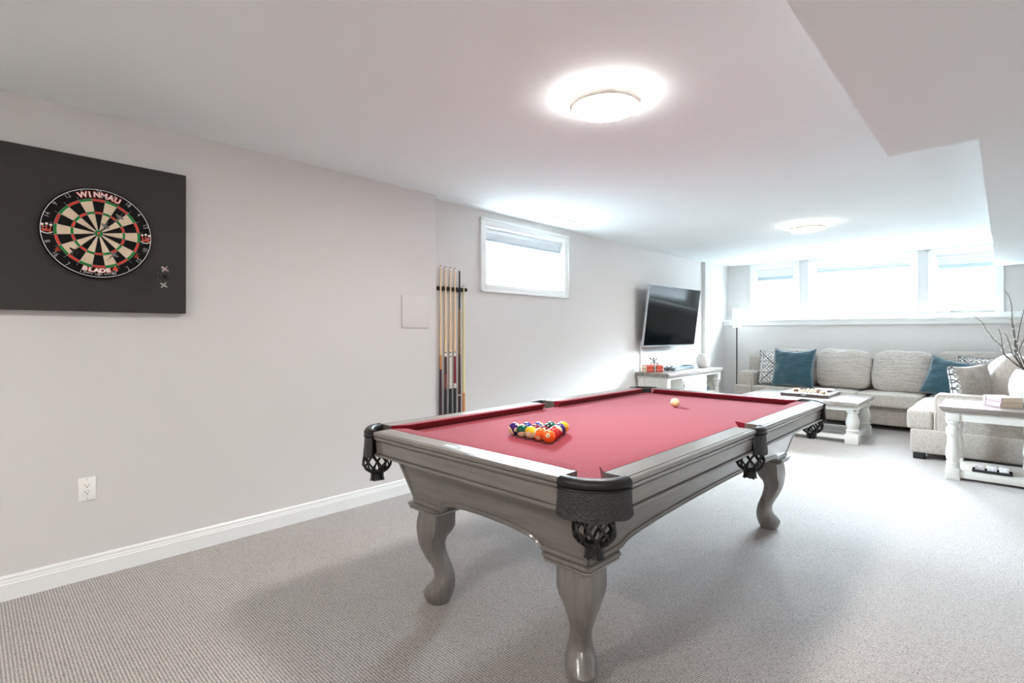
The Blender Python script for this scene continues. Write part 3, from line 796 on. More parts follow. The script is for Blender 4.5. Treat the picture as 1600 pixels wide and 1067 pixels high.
mb.build('scoring_face', [M['b_black'], M['b_cream'], M['b_red'], M['b_green']], db, smooth=0, recalc=False)
mb = MB(o)
for k in range(20):
    a = math.radians(18 * k + 9); s_, c_ = math.sin(a), math.cos(a)
    mb.tube([D(r * s_, r * c_, 0.0012) for r in (0.016, 0.188)], 0.0006, 4)
for r in (0.0066, 0.016, 0.0975, 0.1085, 0.16, 0.1715):
    mb.tube([D(r * math.sin(2 * PI * k / 60), r * math.cos(2 * PI * k / 60), 0.0012) for k in range(61)], 0.0005, 4, cap=False)
mb.build('spider_wire', M['wire'], db)
mb = MB(o)
mb.tube([D(0.2185 * math.sin(2 * PI * k / 90), 0.2185 * math.cos(2 * PI * k / 90), 0.003) for k in range(91)], 0.0014, 6, cap=False)
nr = mb.build('number_ring', M['wire_white'], db)
for k, num in enumerate((20, 1, 18, 4, 13, 6, 10, 15, 2, 17, 3, 19, 7, 16, 8, 11, 14, 9, 12, 5)):
    a = math.radians(18 * k); vs, fs = text_geo(str(num), 0.030, -0.0007)
    flip = PI if 5 < k < 15 else 0
    def xf(v, a=a, flip=flip, k=k):
        vx, vy = (v.x, v.y) if not flip else (-v.x, -v.y)
        vx *= 0.82
        return D(0.2040 * math.sin(a) + vx * math.cos(a) + vy * math.sin(a), 0.2040 * math.cos(a) - vx * math.sin(a) + vy * math.cos(a), 0.0006 if k in (5, 15) else 0.0030)
    MB(o).geo(vs, fs, xf).build('numeral', M['wire_white'], nr, smooth=0)
for a in (math.radians(-40), math.radians(50), math.radians(140), math.radians(230)):
    MB(o).sphere(D(0.217 * math.sin(a), 0.217 * math.cos(a), 0.003), 0.0045, 10, 6).build('ring_clip', M['chrome'], nr)
def arc_text(s, size, R, a_mid, step, mat, w, bold, bottom=False, name='lettering', squash=1.0):
    mb = MB(o); n = len(s)
    for i, ch in enumerate(s):
        if ch == ' ': continue
        vs, fs = text_geo(ch, size, bold)
        k = i - (n - 1) / 2
        a = a_mid + (-k if bottom else k) * step
        def xf(v):
            vx, vy = v.x * squash, v.y
            if bottom: vx, vy = -vx, -vy
            return D(R * math.sin(a) + vx * math.cos(a) + vy * math.sin(a), R * math.cos(a) - vx * math.sin(a) + vy * math.cos(a), w)
        mb.geo(vs, fs, xf)
    return mb.build(name, mat, db, smooth=0)
wm = 'WINMAU'
arc_text(wm, 0.037, 0.1915, math.radians(2), math.radians(8.4), M['ink_red'], 0.0010, 0.0030, squash=1.0)
arc_text(wm, 0.037, 0.1915, math.radians(2), math.radians(8.4), M['ink_white'], 0.0016, 0.0006, squash=1.0)
arc_text('BLADE', 0.027, 0.1865, math.radians(182.5), math.radians(7.2), M['ink_red'], 0.0010, 0.0026, True, squash=1.35)
arc_text('BLADE', 0.027, 0.1865, math.radians(182.5), math.radians(7.2), M['ink_white'], 0.0016, 0.0010, True, squash=1.35)
arc_text('4', 0.036, 0.1855, math.radians(159), 0, M['ink_red'], 0.0016, 0.0016, True, squash=1.25)
arc_text('ROTA LOCK SYSTEM', 0.0085, 0.2045, math.radians(178), math.radians(2.1), M['ink_white'], 0.0012, 0.0002, True)
for sgn in (-1, 1):       # crown emblems left and right
    mb = MB(o); cx = sgn * 0.196
    mb.tube([D(cx - 0.022 + 0.044 * k / 10, -0.016 - 0.009 * math.sin(PI * k / 10), 0.001) for k in range(11)], 0.0024, 6)
    mb.build('emblem', M['ink_white'], db)
    mb = MB(o)
    for dx, h_ in ((-0.0155, 0.016), (0, 0.020), (0.0155, 0.016)): mb.sphere(D(cx + dx, h_, 0.002), 0.0058, 10, 8, sc=(1, .5, 1))
    mb.build('emblem', M['ink_white'], db)
    mb = MB(o)
    for dx, h_ in ((-0.0155, 0.016), (0, 0.020), (0.0155, 0.016)): mb.tube([D(cx + dx * .75, -0.010, 0.002), D(cx + dx, h_ - 0.006, 0.002)], [0.0040, 0.0016], 6)
    mb.tube([D(cx - 0.016, -0.0115, 0.002), D(cx + 0.016, -0.0115, 0.002)], 0.0042, 6)
    mb.build('emblem', M['ink_red'], db)
    mb = MB(o)            # striped corner badges
    a = math.radians(sgn * 122)
    for j in range(3):
        R = 0.180 + 0.006 * j
        mb.tube([D(R * math.sin(a + math.radians(sgn * t)), R * math.cos(a + math.radians(sgn * t)), 0.001) for t in (-3.5 + j, 3.5 - j)], 0.0017, 5)
    mb.build('badge', M['ink_red'], db)

def make_dart(tip, dirn, label, fl_mat, group, sh_mat, roll=0.6):
    """tip point, direction from tip to flight"""
    d = Vector(dirn).normalized(); tip = Vector(tip)
    t = thing('dart', label, 'dart', tip, group=group); o = tuple(tip)
    a = tip
    MB(o).tube([a - d * 0.006, a + d * 0.010, a + d * 0.030], [0.0003, 0.0011, 0.0013], 8).build('point', M['wire'], t)
    MB(o).tube([a + d * .030, a + d * .034, a + d * .075, a + d * .080], [0.0018, 0.0034, 0.0034, 0.0022], 10).build('barrel', M['chrome'], t)
    MB(o).tube([a + d * .080, a + d * .118], [0.0023, 0.0020], 8).build('shaft', sh_mat, t)
    u = d.cross(Vector((0, 0, 1))).normalized(); w = u.cross(d).normalized()
    mb = MB(o)
    for k in range(4):
        an = roll + k * PI / 2; e = u * math.cos(an) + w * math.sin(an); n_ = d.cross(e) * 0.0005
        pl = [(0.108, 0.0005), (0.122, 0.016), (0.136, 0.019), (0.150, 0.017), (0.153, 0.0005)]
        mb.loft([[tuple(a + d * x + e * y + n_) for x, y in pl], [tuple(a + d * x + e * y - n_) for x, y in pl]])
    mb.build('flight', fl_mat, t, smooth=0)
M['fl_grey'] = plain('smoky_flight', S(150, 152, 156), 0.3)
M['fl_dark'] = plain('black_flight', S(38, 36, 38), 0.4)
M['fl_pink'] = plain('pale_pink_flight', S(226, 206, 208), 0.4)
M['shaft_w'] = plain('white_dart_shaft', S(216, 214, 212), 0.3)
M['shaft_k'] = plain('black_dart_shaft', S(28, 27, 28), 0.4)
DG = 'darts stuck in the dartboard'
make_dart(D(0.004, 0.006), (0.02, -1, 0.10), 'dart with smoky flight stuck in the bullseye', M['fl_grey'], DG, M['shaft_w'])
make_dart(D(0.060, 0.066), (0.02, -1, 0.05), 'dart with smoky flight stuck in the upper right of the dartboard', M['fl_grey'], DG, M['shaft_k'])
make_dart(D(-0.108, -0.128), (-0.02, -1, 0.12), 'dark dart stuck in the lower left of the dartboard', M['fl_dark'], DG, M['shaft_k'])
make_dart(D(0.034, -0.128), (0.05, -1, 0.09), 'dart with smoky flight stuck in the lower right of the dartboard', M['fl_grey'], DG, M['shaft_k'])
DP = 'spare darts in the charcoal panel'
make_dart((0.717, PF, 1.566), (0.02, -1, 0.10), 'spare dart with pale pink flight, uppermost of three stuck in the charcoal panel', M['fl_pink'], DP, M['shaft_w'])
make_dart((0.716, PF, 1.537), (0.06, -1, 0.02), 'spare dart with black flight, middle of three stuck in the charcoal panel', M['fl_dark'], DP, M['shaft_k'])
make_dart((0.714, PF, 1.498), (0.00, -1, -0.02), 'spare dart with white flight, lowest of three stuck in the charcoal panel', M['shaft_w'], DP, M['shaft_k'])

# ------------------------------------------------------------------ cue rack and cues
rk = thing('cue_rack', 'black wall-mounted cue rack clips beside the end of the left wall', 'cue rack', (2.90, YR2, 1.62))
o = tuple(rk.location)
MB(o).box(2.745, 3.05, YR2 - 0.010, YR2, 1.608, 1.642, 0.003).build('clip_rail', M['tvback'], rk)
for k, x in enumerate((2.787, 2.839, 2.890, 2.939, 2.990, 3.038)):
    mb = MB(o); mb.lathe([(0.010, 0), (0.0165, 0.004), (0.0165, 0.040), (0.012, 0.046)], (x, YR2 - 0.008, 1.625), 16, xf=lambda p: Vector((p.x, -p.z, p.y)))
    mb.build('clip', M['tvback'], rk)
mb = MB(o); mb.box(2.72, 3.06, 3.405, YR2, 0.318, 0.338, 0.004); mb.box(2.72, 3.06, YR2 - 0.012, YR2, 0.30, 0.42, 0.003); mb.build('butt_shelf', M['tvback'], rk)
M['maple'] = wood('pale_cue_shaft', S(222, 190, 150), S(238, 210, 174), 2, rough=0.3, stretch=30, scale=1.5)
M['maple_y'] = wood('yellowish_cue_shaft', S(220, 208, 150), S(236, 224, 172), 2, rough=0.3, stretch=30, scale=1.5)
M['cue_or'] = plain('honey_cue_wood', S(206, 140, 84), 0.3); M['cue_br'] = plain('dark_brown_cue', S(70, 38, 34), 0.3); M['cue_mar'] = plain('maroon_cue', S(128, 28, 44), 0.25)
M['cue_wrap'] = plain('black_cue_wrap', S(36, 38, 42), 0.7); M['cue_rose'] = plain('rosewood_cue', S(120, 62, 50), 0.3); M['cue_white'] = plain('white_cue_inlay', S(226, 220, 208), 0.3)
M['cue_snake'] = plain('mottled_brown_cue', S(128, 92, 48), 0.3, vary=0.7, vscale=40); M['cue_plum'] = plain('plum_cue', S(62, 36, 46), 0.3)
def make_cue(x, top, label, bands):
    """bands: list of (z_low, z_high, material, part name)"""
    y = 3.448; zb = 0.339
    t = thing('pool_cue', label, 'pool cue', (x, y, zb), group='cues in the wall rack'); o = (x, y, zb)
    def r(z):
        f = (z - zb) / (top - zb); return 0.0145 - (0.0145 - 0.0064) * min(1, f / 1.0) ** 0.9
    for za, zc, m, nm in bands:
        za_, zc_ = max(zb, za), zc
        MB(o).tube([(x, y, za_), (x, y, (za_ + zc_) / 2), (x, y, zc_)], [r(za_), r((za_ + zc_) / 2), r(zc_)], 14).build(nm, m, t)
    MB(o).tube([(x, y, top - 0.0001), (x, y, top + 0.008)], [0.0062, 0.005], 10).build('tip', M['cue_rose'], t)
make_cue(2.758, 1.806, 'pale cue with honey forearm and dark plum butt, nearest the wall edge', [(0, .79, M['cue_plum'], 'butt'), (.79, .94, M['cue_plum'], 'handle'), (.94, 1.06, M['cue_or'], 'forearm'), (1.06, 1.788, M['maple'], 'shaft'), (1.788, 1.806, M['ink_white'], 'ferrule')])
make_cue(2.812, 1.802, 'pale cue with rosewood splice and black wrap, second from the wall edge', [(0, .77, M['cue_wrap'], 'wrap'), (.77, .9, M['cue_rose'], 'forearm'), (.9, 1.045, M['cue_br'], 'splice'), (1.045, 1.075, M['cue_white'], 'joint_collar'), (1.075, 1.082, M['shaft_k'], 'joint_ring'), (1.082, 1.784, M['maple'], 'shaft'), (1.784, 1.802, M['ink_white'], 'ferrule')])
make_cue(2.866, 1.800, 'pale cue with white splice and black wrap, third from the wall edge', [(0, .77, M['cue_wrap'], 'wrap'), (.77, 1.04, M['cue_white'], 'forearm'), (1.04, 1.047, M['shaft_k'], 'joint_ring'), (1.047, 1.075, M['cue_white'], 'joint_collar'), (1.075, 1.082, M['shaft_k'], 'joint_ring'), (1.082, 1.782, M['maple'], 'shaft'), (1.782, 1.800, M['ink_white'], 'ferrule')])
make_cue(2.915, 1.800, 'pale cue with maroon splice and black wrap', [(0, .77, M['cue_wrap'], 'wrap'), (.77, .81, M['cue_white'], 'splice'), (.81, 1.045, M['cue_mar'], 'forearm'), (1.045, 1.078, M['cue_white'], 'joint_collar'), (1.078, 1.084, M['shaft_k'], 'joint_ring'), (1.084, 1.782, M['maple'], 'shaft'), (1.782, 1.800, M['ink_white'], 'ferrule')])
make_cue(2.967, 1.780, 'dark cue with mottled brown shaft and plum butt', [(0, .70, M['cue_plum'], 'butt'), (.70, .71, M['cue_white'], 'joint_ring'), (.71, 1.06, M['cue_br'], 'forearm'), (1.06, 1.45, M['cue_snake'], 'shaft'), (1.45, 1.78, M['tvback'], 'upper_shaft')])
make_cue(3.016, 1.655, 'short yellowish one-piece cue with honey brown butt', [(0, .72, M['cue_or'], 'butt'), (.72, 1.64, M['maple_y'], 'shaft'), (1.64, 1.655, M['ink_white'], 'ferrule')])

# ------------------------------------------------------------------ wall-mounted television
from mathutils import noise as mnoise
tv = thing('television', 'large black flat television tilted out from the wall above the console', 'television', (6.70, 3.298, 1.4685), (math.radians(7.2), 0, math.radians(-2.3)))
MB().box(-0.70, 0.70, 0.0, 0.030, -0.405, 0.405, 0.004).build('bezel', M['silver'], tv)
MB().box(-0.69, 0.69, -0.0015, 0.003, -0.388, 0.397, 0.001, 1).build('screen', M['tv'], tv)
MB().box(-0.62, 0.62, 0.028, 0.055, -0.34, 0.30, 0.01).build('rear_housing', M['tvback'], tv)
MB().box(-0.03, 0.03, -0.003, 0.001, -0.401, -0.394).build('emblem', M['chrome'], tv, smooth=0)
mt = thing('television_mount', 'black tilting wall mount behind the television', 'wall mount', (6.6, YR2, 1.45))
o = tuple(mt.location)
MB(o).box(6.25, 7.05, YR2 - 0.016, YR2, 1.33, 1.59, 0.003).build('wall_plate', M['tvback'], mt)
for x in (6.32, 6.98):
    mb = MB(o); mb.box(x - 0.02, x + 0.02, 3.345, YR2 - 0.012, 1.36, 1.56, 0.004); mb.build('arm', M['tvback'], mt)
tag(MB().box(6.125, 6.155, YR2 - 0.016, YR2, 0.60, 1.14, 0.003).build('cable_cover', M['plate']), 'thin white cable cover running down the wall from television to console', 'cable cover')

# ------------------------------------------------------------------ turned posts and farmhouse furniture
def turned(mb, cx, cy, prof, sq_lo, sq_hi, half, seg=28):
    """square blocks from sq_lo / sq_hi = (z0,z1) plus a lathe in between"""
    for za, zb in (sq_lo, sq_hi):
        if zb > za: mb.box(cx - half, cx + half, cy - half, cy + half, za, zb, 0.006)
    mb.lathe(prof, (cx, cy, 0), seg)

con = thing('console_table', 'distressed white media console with grey wood top under the television', 'console', (6.84, 3.245, 0))
o = tuple(con.location)
CX0, CX1, CY0, CY1, CZ = 5.98, 7.70, 3.01, 3.478, 0.74
MB(o).box(CX0, CX1, CY0, CY1, CZ - 0.048, CZ, 0.005).build('top', M['tabwoodx'], con)
mb = MB(o); mb.box(CX0 + .03, CX1 - .03, CY0 + .03, CY1 - .01, CZ - 0.085, CZ - 0.048, 0.004); mb.build('apron', M['distress'], con)
pp = [(.043, .115), (.043, .125), (.036, .132), (.045, .142), (.045, .152), (.030, .165), (.036, .22), (.043, .29), (.040, .35), (.030, .43), (.026, .47), (.036, .482), (.036, .492), (.028, .50), (.042, .512), (.042, .53), (.034, .54), (.034, .555)]
for x in (CX0 + .075, CX1 - .075):
    for y in (CY0 + .075, CY1 - .065):
        mb = MB(o); turned(mb, x, y, pp, (0, .12), (.55, CZ - .05), 0.044); mb.build('post', M['distress'], con)
for x0 in (CX0 + .045, CX1 - .073):
    mb = MB(o); ya, yb, yc = CY0 + .11, CY1 - .10, (CY0 + CY1) / 2
    mb.box(x0 + .004, x0 + .024, ya, yb, 0.09, CZ - .05)
    for q in ((ya, ya + .045, .09, CZ - .05), (yb - .045, yb, .09, CZ - .05), (ya + .04, yb - .04, CZ - .115, CZ - .05), (ya + .04, yb - .04, .09, .15)):
        mb.box(x0, x0 + .028, q[0], q[1], q[2], q[3], .002)
    for k in range(2):
        wy = (yb - ya - .09) / 2; mb.box(x0 + .002, x0 + .026, ya + .045 + k * wy + .002, ya + .045 + (k + 1) * wy - .002, .15, CZ - .115, .001, 1)
    mb.build('end_panel', M['distress'], con)
MB(o).box(CX0 + .06, CX1 - .06, CY0 + .05, CY1 - .02, 0.085, 0.115, 0.004).build('bottom_shelf', M['distress'], con)
MB(o).box(CX0 + .10, CX1 - .10, CY1 - .035, CY1 - .020, 0.11, CZ - .08).build('back_panel', M['distress'], con, smooth=0)
for xa, xb in ((CX0 + .12, 6.445), (7.20, CX1 - .12)):
    MB(o).box(xa, xb, CY0 + .07, CY1 - .04, 0.385, 0.405, 0.003).build('shelf', M['distress'], con)
mb = MB(o)
mb.box(6.445, 6.465, CY0 + .04, CY1 - .04, 0.115, CZ - .08); mb.box(7.18, 7.20, CY0 + .04, CY1 - .04, 0.115, CZ - .08); mb.box(6.465, 7.18, CY0 + .042, CY0 + .06, CZ - .12, CZ - .08)
mb.build('cabinet_box', M['distress'], con, smooth=0)
for xa, xb in ((6.468, 6.820), (6.825, 7.178)):
    mb = MB(o); y0 = CY0 + .028
    mb.box(xa, xb, y0 + .008, y0 + .022, .125, CZ - .125)
    fw = .05
    for q in ((xa, xa + fw, .125, CZ - .125), (xb - fw, xb, .125, CZ - .125), (xa + fw, xb - fw, .125, .125 + fw), (xa + fw, xb - fw, CZ - .125 - fw, CZ - .125)): mb.box(q[0], q[1], y0, y0 + .012, q[2], q[3], .002)
    n = 5
    for k in range(n):
        w = (xb - xa - 2 * fw) / n; mb.box(xa + fw + k * w + .002, xa + fw + (k + 1) * w - .002, y0 + .004, y0 + .010, .125 + fw, CZ - .125 - fw, .001, 1)
    d = mb.build('door', M['distress'], con, smooth=20)
    kx = xb - .025 if xa < 6.6 else xa + .025
    MB(o).sphere((kx, y0 - .012, .45), .012, 12, 8).build('knob', M['iron'], d)
    hx = xa + .004 if xa < 6.6 else xb - .004
    MB(o).box(hx - .004, hx + .004, y0 - .003, y0 + .002, .53, .58).build('hinge', M['iron'], d, smooth=0)

def book(loc, rz, L, W, Hh, cover, label, band=None, group=None):
    """spine along local x at +y"""
    t = thing('book', label, 'book', loc, (0, 0, rz), group=group)
    mb = MB(); c = .003
    mb.box(-L / 2, L / 2, -W / 2, W / 2, 0, c, .001, 1); mb.box(-L / 2, L / 2, -W / 2, W / 2, Hh - c, Hh, .001, 1)
    n = 8; lo = []
    for x in (-L / 2, L / 2):
        lo.append([(x, W / 2 - .004, 0)] + [(x, W / 2 + .006 * math.sin(PI * k / n), Hh * k / n) for k in range(n + 1)] + [(x, W / 2 - .004, Hh)])
    mb.loft(lo); mb.build('cover', cover, t, smooth=30)
    MB().box(-L / 2 + .004, L / 2 - .004, -W / 2 + .004, W / 2 - .004, c, Hh - c).build('pages', M['paper'], t, smooth=0)
    if band:
        for k, (xa, xb, m_) in enumerate(band):
            lo = []
            for x in (xa * L, xb * L): lo.append([(x, W / 2 + .0008 + .006 * math.sin(PI * j / n), .001 + (Hh - .002) * j / n) for j in range(n + 1)])
            MB().loft(lo, closed=False, cap=False).build('spine_label', m_, t, smooth=40, recalc=False)
    return t
rz = math.atan2(-.125, .194) + PI
book((6.147, 3.326, CZ + .0005), rz, .23, .15, .045, M['book_r'], 'coral book with dark spine label, lower of two on the console', [(-.10, -.03, M['book_dk']), (.03, .10, M['book_dk']), (-.03, .03, M['pale'])], 'coral books on the console')
book((6.147, 3.326, CZ + .046), rz, .23, .15, .045, M['book_r'], 'coral book with dark spine label, upper one with an iron jack on it', [(-.10, -.03, M['book_dk']), (.03, .10, M['book_dk']), (-.03, .03, M['pale'])], 'coral books on the console')
def jack(loc, eul, R, label):
    m3 = Euler(eul).to_matrix(); lowest = 0
    dirs = [m3 @ Vector(d) for d in ((1, 0, 0), (-1, 0, 0), (0, 1, 0), (0, -1, 0), (0, 0, 1), (0, 0, -1))]
    br = R * .17
    low = min(d.z * R for d in dirs) - br
    c = Vector((loc[0], loc[1], loc[2] - low))
    t = thing('jack_ornament', label, 'ornament', loc, group='iron jack ornaments'); o = tuple(loc)
    mb = MB(o)
    for k in (0, 2, 4): mb.tube([c + dirs[k + 1] * R, c + dirs[k] * R], R * .085, 8)
    mb.build('rods', M['iron'], t)
    for k in range(4): MB(o).sphere(tuple(c + dirs[k] * R), br, 12, 8).build('ball_end', M['iron'], t)
    return t
jack((6.15, 3.30, CZ + .0915), (0.7, 0.62, 0.4), .062, 'black iron jack ornament resting on the coral books')
jack((6.315, 3.16, CZ + .0005), (0.65, 0.6, 1.1), .055, 'black iron jack ornament on the console beside the coral books')
# long rounded tray
mb = MB(); loops = []
def pill(L, R, n=12):
    p = [(L / 2 - R + R * math.cos(-PI / 2 + PI * k / n), R * math.sin(-PI / 2 + PI * k / n)) for k in range(n + 1)]
    return p + [(-L / 2 + R + R * math.cos(PI / 2 + PI * k / n), R * math.sin(PI / 2 + PI * k / n)) for k in range(n + 1)]
for z, g in ((0, -.012), (.006, -.003), (.03, .004), (.043, .004), (.045, 0), (.043, -.006), (.02, -.012), (.014, -.03)):
    loops.append([(x, y, z) for x, y in pill(.80 + 2 * g, .085 + g)])
tr = mb.loft(loops).build('oblong_tray', M['slate'], smooth=40); tr.location = (6.87, 3.30, CZ + .0005); tr.rotation_euler = (0, 0, math.radians(4))
tag(tr, 'long blue-grey tray with rounded ends lying on the console', 'tray')
vp = [(.045, 0), (.062, .004), (.082, .035), (.097, .085), (.098, .11), (.088, .155), (.066, .190), (.056, .203), (.052, .204), (.050, .195), (.06, .17)]
v = MB().lathe(vp, (0, 0, 0), 96, flute=0.022, nfl=24).build('ribbed_vase', M['ceramic_g'], smooth=60); v.location = (7.43, 3.20, CZ + .0005)
tag(v, 'round ribbed grey vase at the far end of the console', 'vase')
b_ = MB().lathe([(.03, 0), (.05, .01), (.075, .05), (.078, .06), (.073, .058), (.045, .02)], (0, 0, 0), 32).build('bowl', M['blue_ring'], smooth=50); b_.location = (7.33, 3.15, .4055)
tag(b_, 'small teal bowl on the right shelf inside the console', 'bowl')

# ------------------------------------------------------------------ floor lamp
fl = thing('floor_lamp', 'slim floor lamp with white cylinder shade in the far corner', 'floor lamp', (8.5, 3.11, 0)); o = tuple(fl.location)
MB(o).lathe([(.12, 0.0), (.12, .012), (.115, .016), (.01, .020)], (8.5, 3.11, 0), 40).build('base', M['bronze'], fl)
MB(o).tube([(8.5, 3.11, .015), (8.5, 3.11, 1.40)], .009, 12).build('pole', M['bronze'], fl)
MB(o).lathe([(.062, 1.331), (.062, 1.638), (.060, 1.638), (.060, 1.331)], (8.5, 3.11, 0), 40, cap=False).build('lamp_shade', M['shade'], fl)
MB(o).sphere((8.5, 3.11, 1.44), .03, 14, 10).build('bulb', M['ceramic'], fl)
mb = MB(o)
for a in (0, 2.09, 4.19): mb.tube([(8.5, 3.11, 1.39), (8.5 + .061 * math.cos(a), 3.11 + .061 * math.sin(a), 1.385)], .002, 5)
mb.build('shade_spider', M['bronze'], fl)

# ------------------------------------------------------------------ sectional sofa
def softbox(mb, c, h, n=6.0, N_=14, rot=(0, 0, 0), noise=0.0, nscale=3.0, seed=0, puff=(0, 0, 0)):
    """rounded, stuffed box: c centre, h half sizes, puff = extra bulge of the middle of each pair of faces"""
    R = Euler(rot).to_matrix(); c = Vector(c); cache = {}
    def vert(i, j, k):
        key = (i, j, k)
        if key in cache: return cache[key]
        p = Vector((-1 + 2 * i / N_, -1 + 2 * j / N_, -1 + 2 * k / N_))
        l = (abs(p.x) ** n + abs(p.y) ** n + abs(p.z) ** n) ** (1 / n)
        q = p / l
        w = [math.cos(q.x * PI / 2), math.cos(q.y * PI / 2), math.cos(q.z * PI / 2)]
        s = Vector((q.x * h[0] * (1 + puff[0] * w[1] * w[2]), q.y * h[1] * (1 + puff[1] * w[0] * w[2]), q.z * h[2] * (1 + puff[2] * w[0] * w[1])))
        if noise:
            s += q.normalized() * noise * mnoise.noise(Vector((s.x * nscale + seed, s.y * nscale, s.z * nscale + seed * 2.1)))
        cache[key] = mb.V(c + R @ s); return cache[key]
    for a in range(N_):
        for b in range(N_):
            for f in (0, N_):
                mb.face([vert(f, a, b), vert(f, a + 1, b), vert(f, a + 1, b + 1), vert(f, a, b + 1)])
                mb.face([vert(a, f, b), vert(a + 1, f, b), vert(a + 1, f, b + 1), vert(a, f, b + 1)])
                mb.face([vert(a, b, f), vert(a + 1, b, f), vert(a + 1, b + 1, f), vert(a, b + 1, f)])
    return mb

sofa = thing('sofa', 'long oatmeal linen sofa section against the far window wall', 'sofa', (8.4, 1.4, 0)); o = tuple(sofa.location)
MB(o).box(8.10, 8.78, -.28, 2.965, .062, .30, .02, 3).build('base', M['linen'], sofa)
mb = MB(o); mb.box(8.60, 8.78, -.28, 2.965, .28, .90, .035, 4); mb.build('back_frame', M['linen'], sofa)
def arm_panel(name, x0, x1, y0, y1, z0, z1, parent, o, axis):
    mb = MB(o); mb.box(x0, x1, y0, y1, z0, z1, .045, 5); return mb.build(name, M['linen'], parent, smooth=50)
ar = arm_panel('arm', 8.15, 8.70, 2.75, 2.968, .29, .665, sofa, o, 'y')
mb = MB(o); mb.tube([(8.152, 2.752, .31), (8.152, 2.752, .62), (8.154, 2.772, .652), (8.154, 2.80, .664), (8.154, 2.92, .664), (8.152, 2.955, .65), (8.152, 2.966, .62), (8.152, 2.966, .31)], .004, 6); mb.build('piping', M['piping'], ar)
def seat(mb_o, x0, x1, y0, y1, parent, seed, z0=.292, z1=.47, name='seat_cushion'):
    mb = MB(mb_o); softbox(mb, ((x0 + x1) / 2, (y0 + y1) / 2, (z0 + z1) / 2), ((x1 - x0) / 2, (y1 - y0) / 2, (z1 - z0) / 2), 14, 14, noise=.006, seed=seed, puff=(0, 0, .10))
    return mb.build(name, M['linen'], parent, smooth=180)
s1 = seat(o, 8.035, 8.60, 1.42, 2.745, sofa, 1)
mb = MB(o); softbox(mb, (8.09, 2.86, .381), (.055, .125, .088), 8, 10); mb.build('cushion_ear', M['linen'], s1, smooth=180)
seat(o, 8.035, 8.60, .725, 1.415, sofa, 5)
seat(o, 8.06, 8.60, -.12, .685, sofa, 9)
for k, (ya, yb, dz, dx) in enumerate(((1.975, 2.70, 0.0, .06), (1.312, 1.965, .01, 0), (.645, 1.302, .0, 0), (-.10, .635, .012, .08))):
    mb = MB(o); softbox(mb, (8.49 + dx, (ya + yb) / 2, .725 + dz), (.125, (yb - ya) / 2 + .004, .275), 5.0, 18, rot=(0, math.radians(11), 0), noise=.022, nscale=5, seed=k * 3.7, puff=(.45 if k in (1, 2) else .2, .0, .02))
    mb.build('back_cushion', M['linen_w'], sofa, smooth=180)
for x, y in ((8.16, 2.88), (8.16, 1.3), (8.70, 2.88), (8.70, 1.3)):
    MB(o).box(x - .035, x + .035, y - .035, y + .035, 0.0, .063, .004).build('foot', M['tvback'], sofa)

ret = thing('sofa_return', 'short oatmeal linen sofa section at right, its arm behind the end table', 'sofa', (7.2, .2, 0)); o = tuple(ret.location)
MB(o).box(6.49, 8.09, -.28, .685, .062, .30, .02, 3).build('base', M['linen'], ret)
MB(o).box(6.72, 8.09, -.30, -.14, .28, .85, .035, 4).build('back_frame', M['linen'], ret)
ar = arm_panel('arm', 6.498, 6.735, -.30, .500, .072, .652, ret, o, 'x')
mb = MB(o); mb.tube([(6.4985, .497, .075), (6.4985, .497, .60), (6.502, .482, .636), (6.504, .45, .65), (6.504, 0, .65), (6.504, -.25, .65)], .0045, 6); mb.build('piping', M['piping'], ar)
s1 = seat(o, 6.74, 8.028, -.10, .715, ret, 12, .295, .482)
mb = MB(o); softbox(mb, (6.63, .611, .388), (.135, .105, .095), 9, 12); mb.build('cushion_ear', M['linen'], s1, smooth=180)
for k, (xa, xb) in enumerate(((7.10, 7.575), (7.575, 8.05))):
    mb = MB(o); softbox(mb, ((xa + xb) / 2, .005, .735), ((xb - xa) / 2 + .004, .125, .285), 4.5, 18, rot=(math.radians(24), 0, 0), noise=.02, nscale=5, seed=k * 5.1 + 20, puff=(0, .45, .02))
    mb.build('back_cushion', M['pale'], ret, smooth=180)
for x, y in ((6.56, .62), (7.9, .62), (6.56, -.22)):
    MB(o).box(x - .055, x + .055, y - .045, y + .045, 0.0, .063, .004).build('foot', M['tvback'], ret)

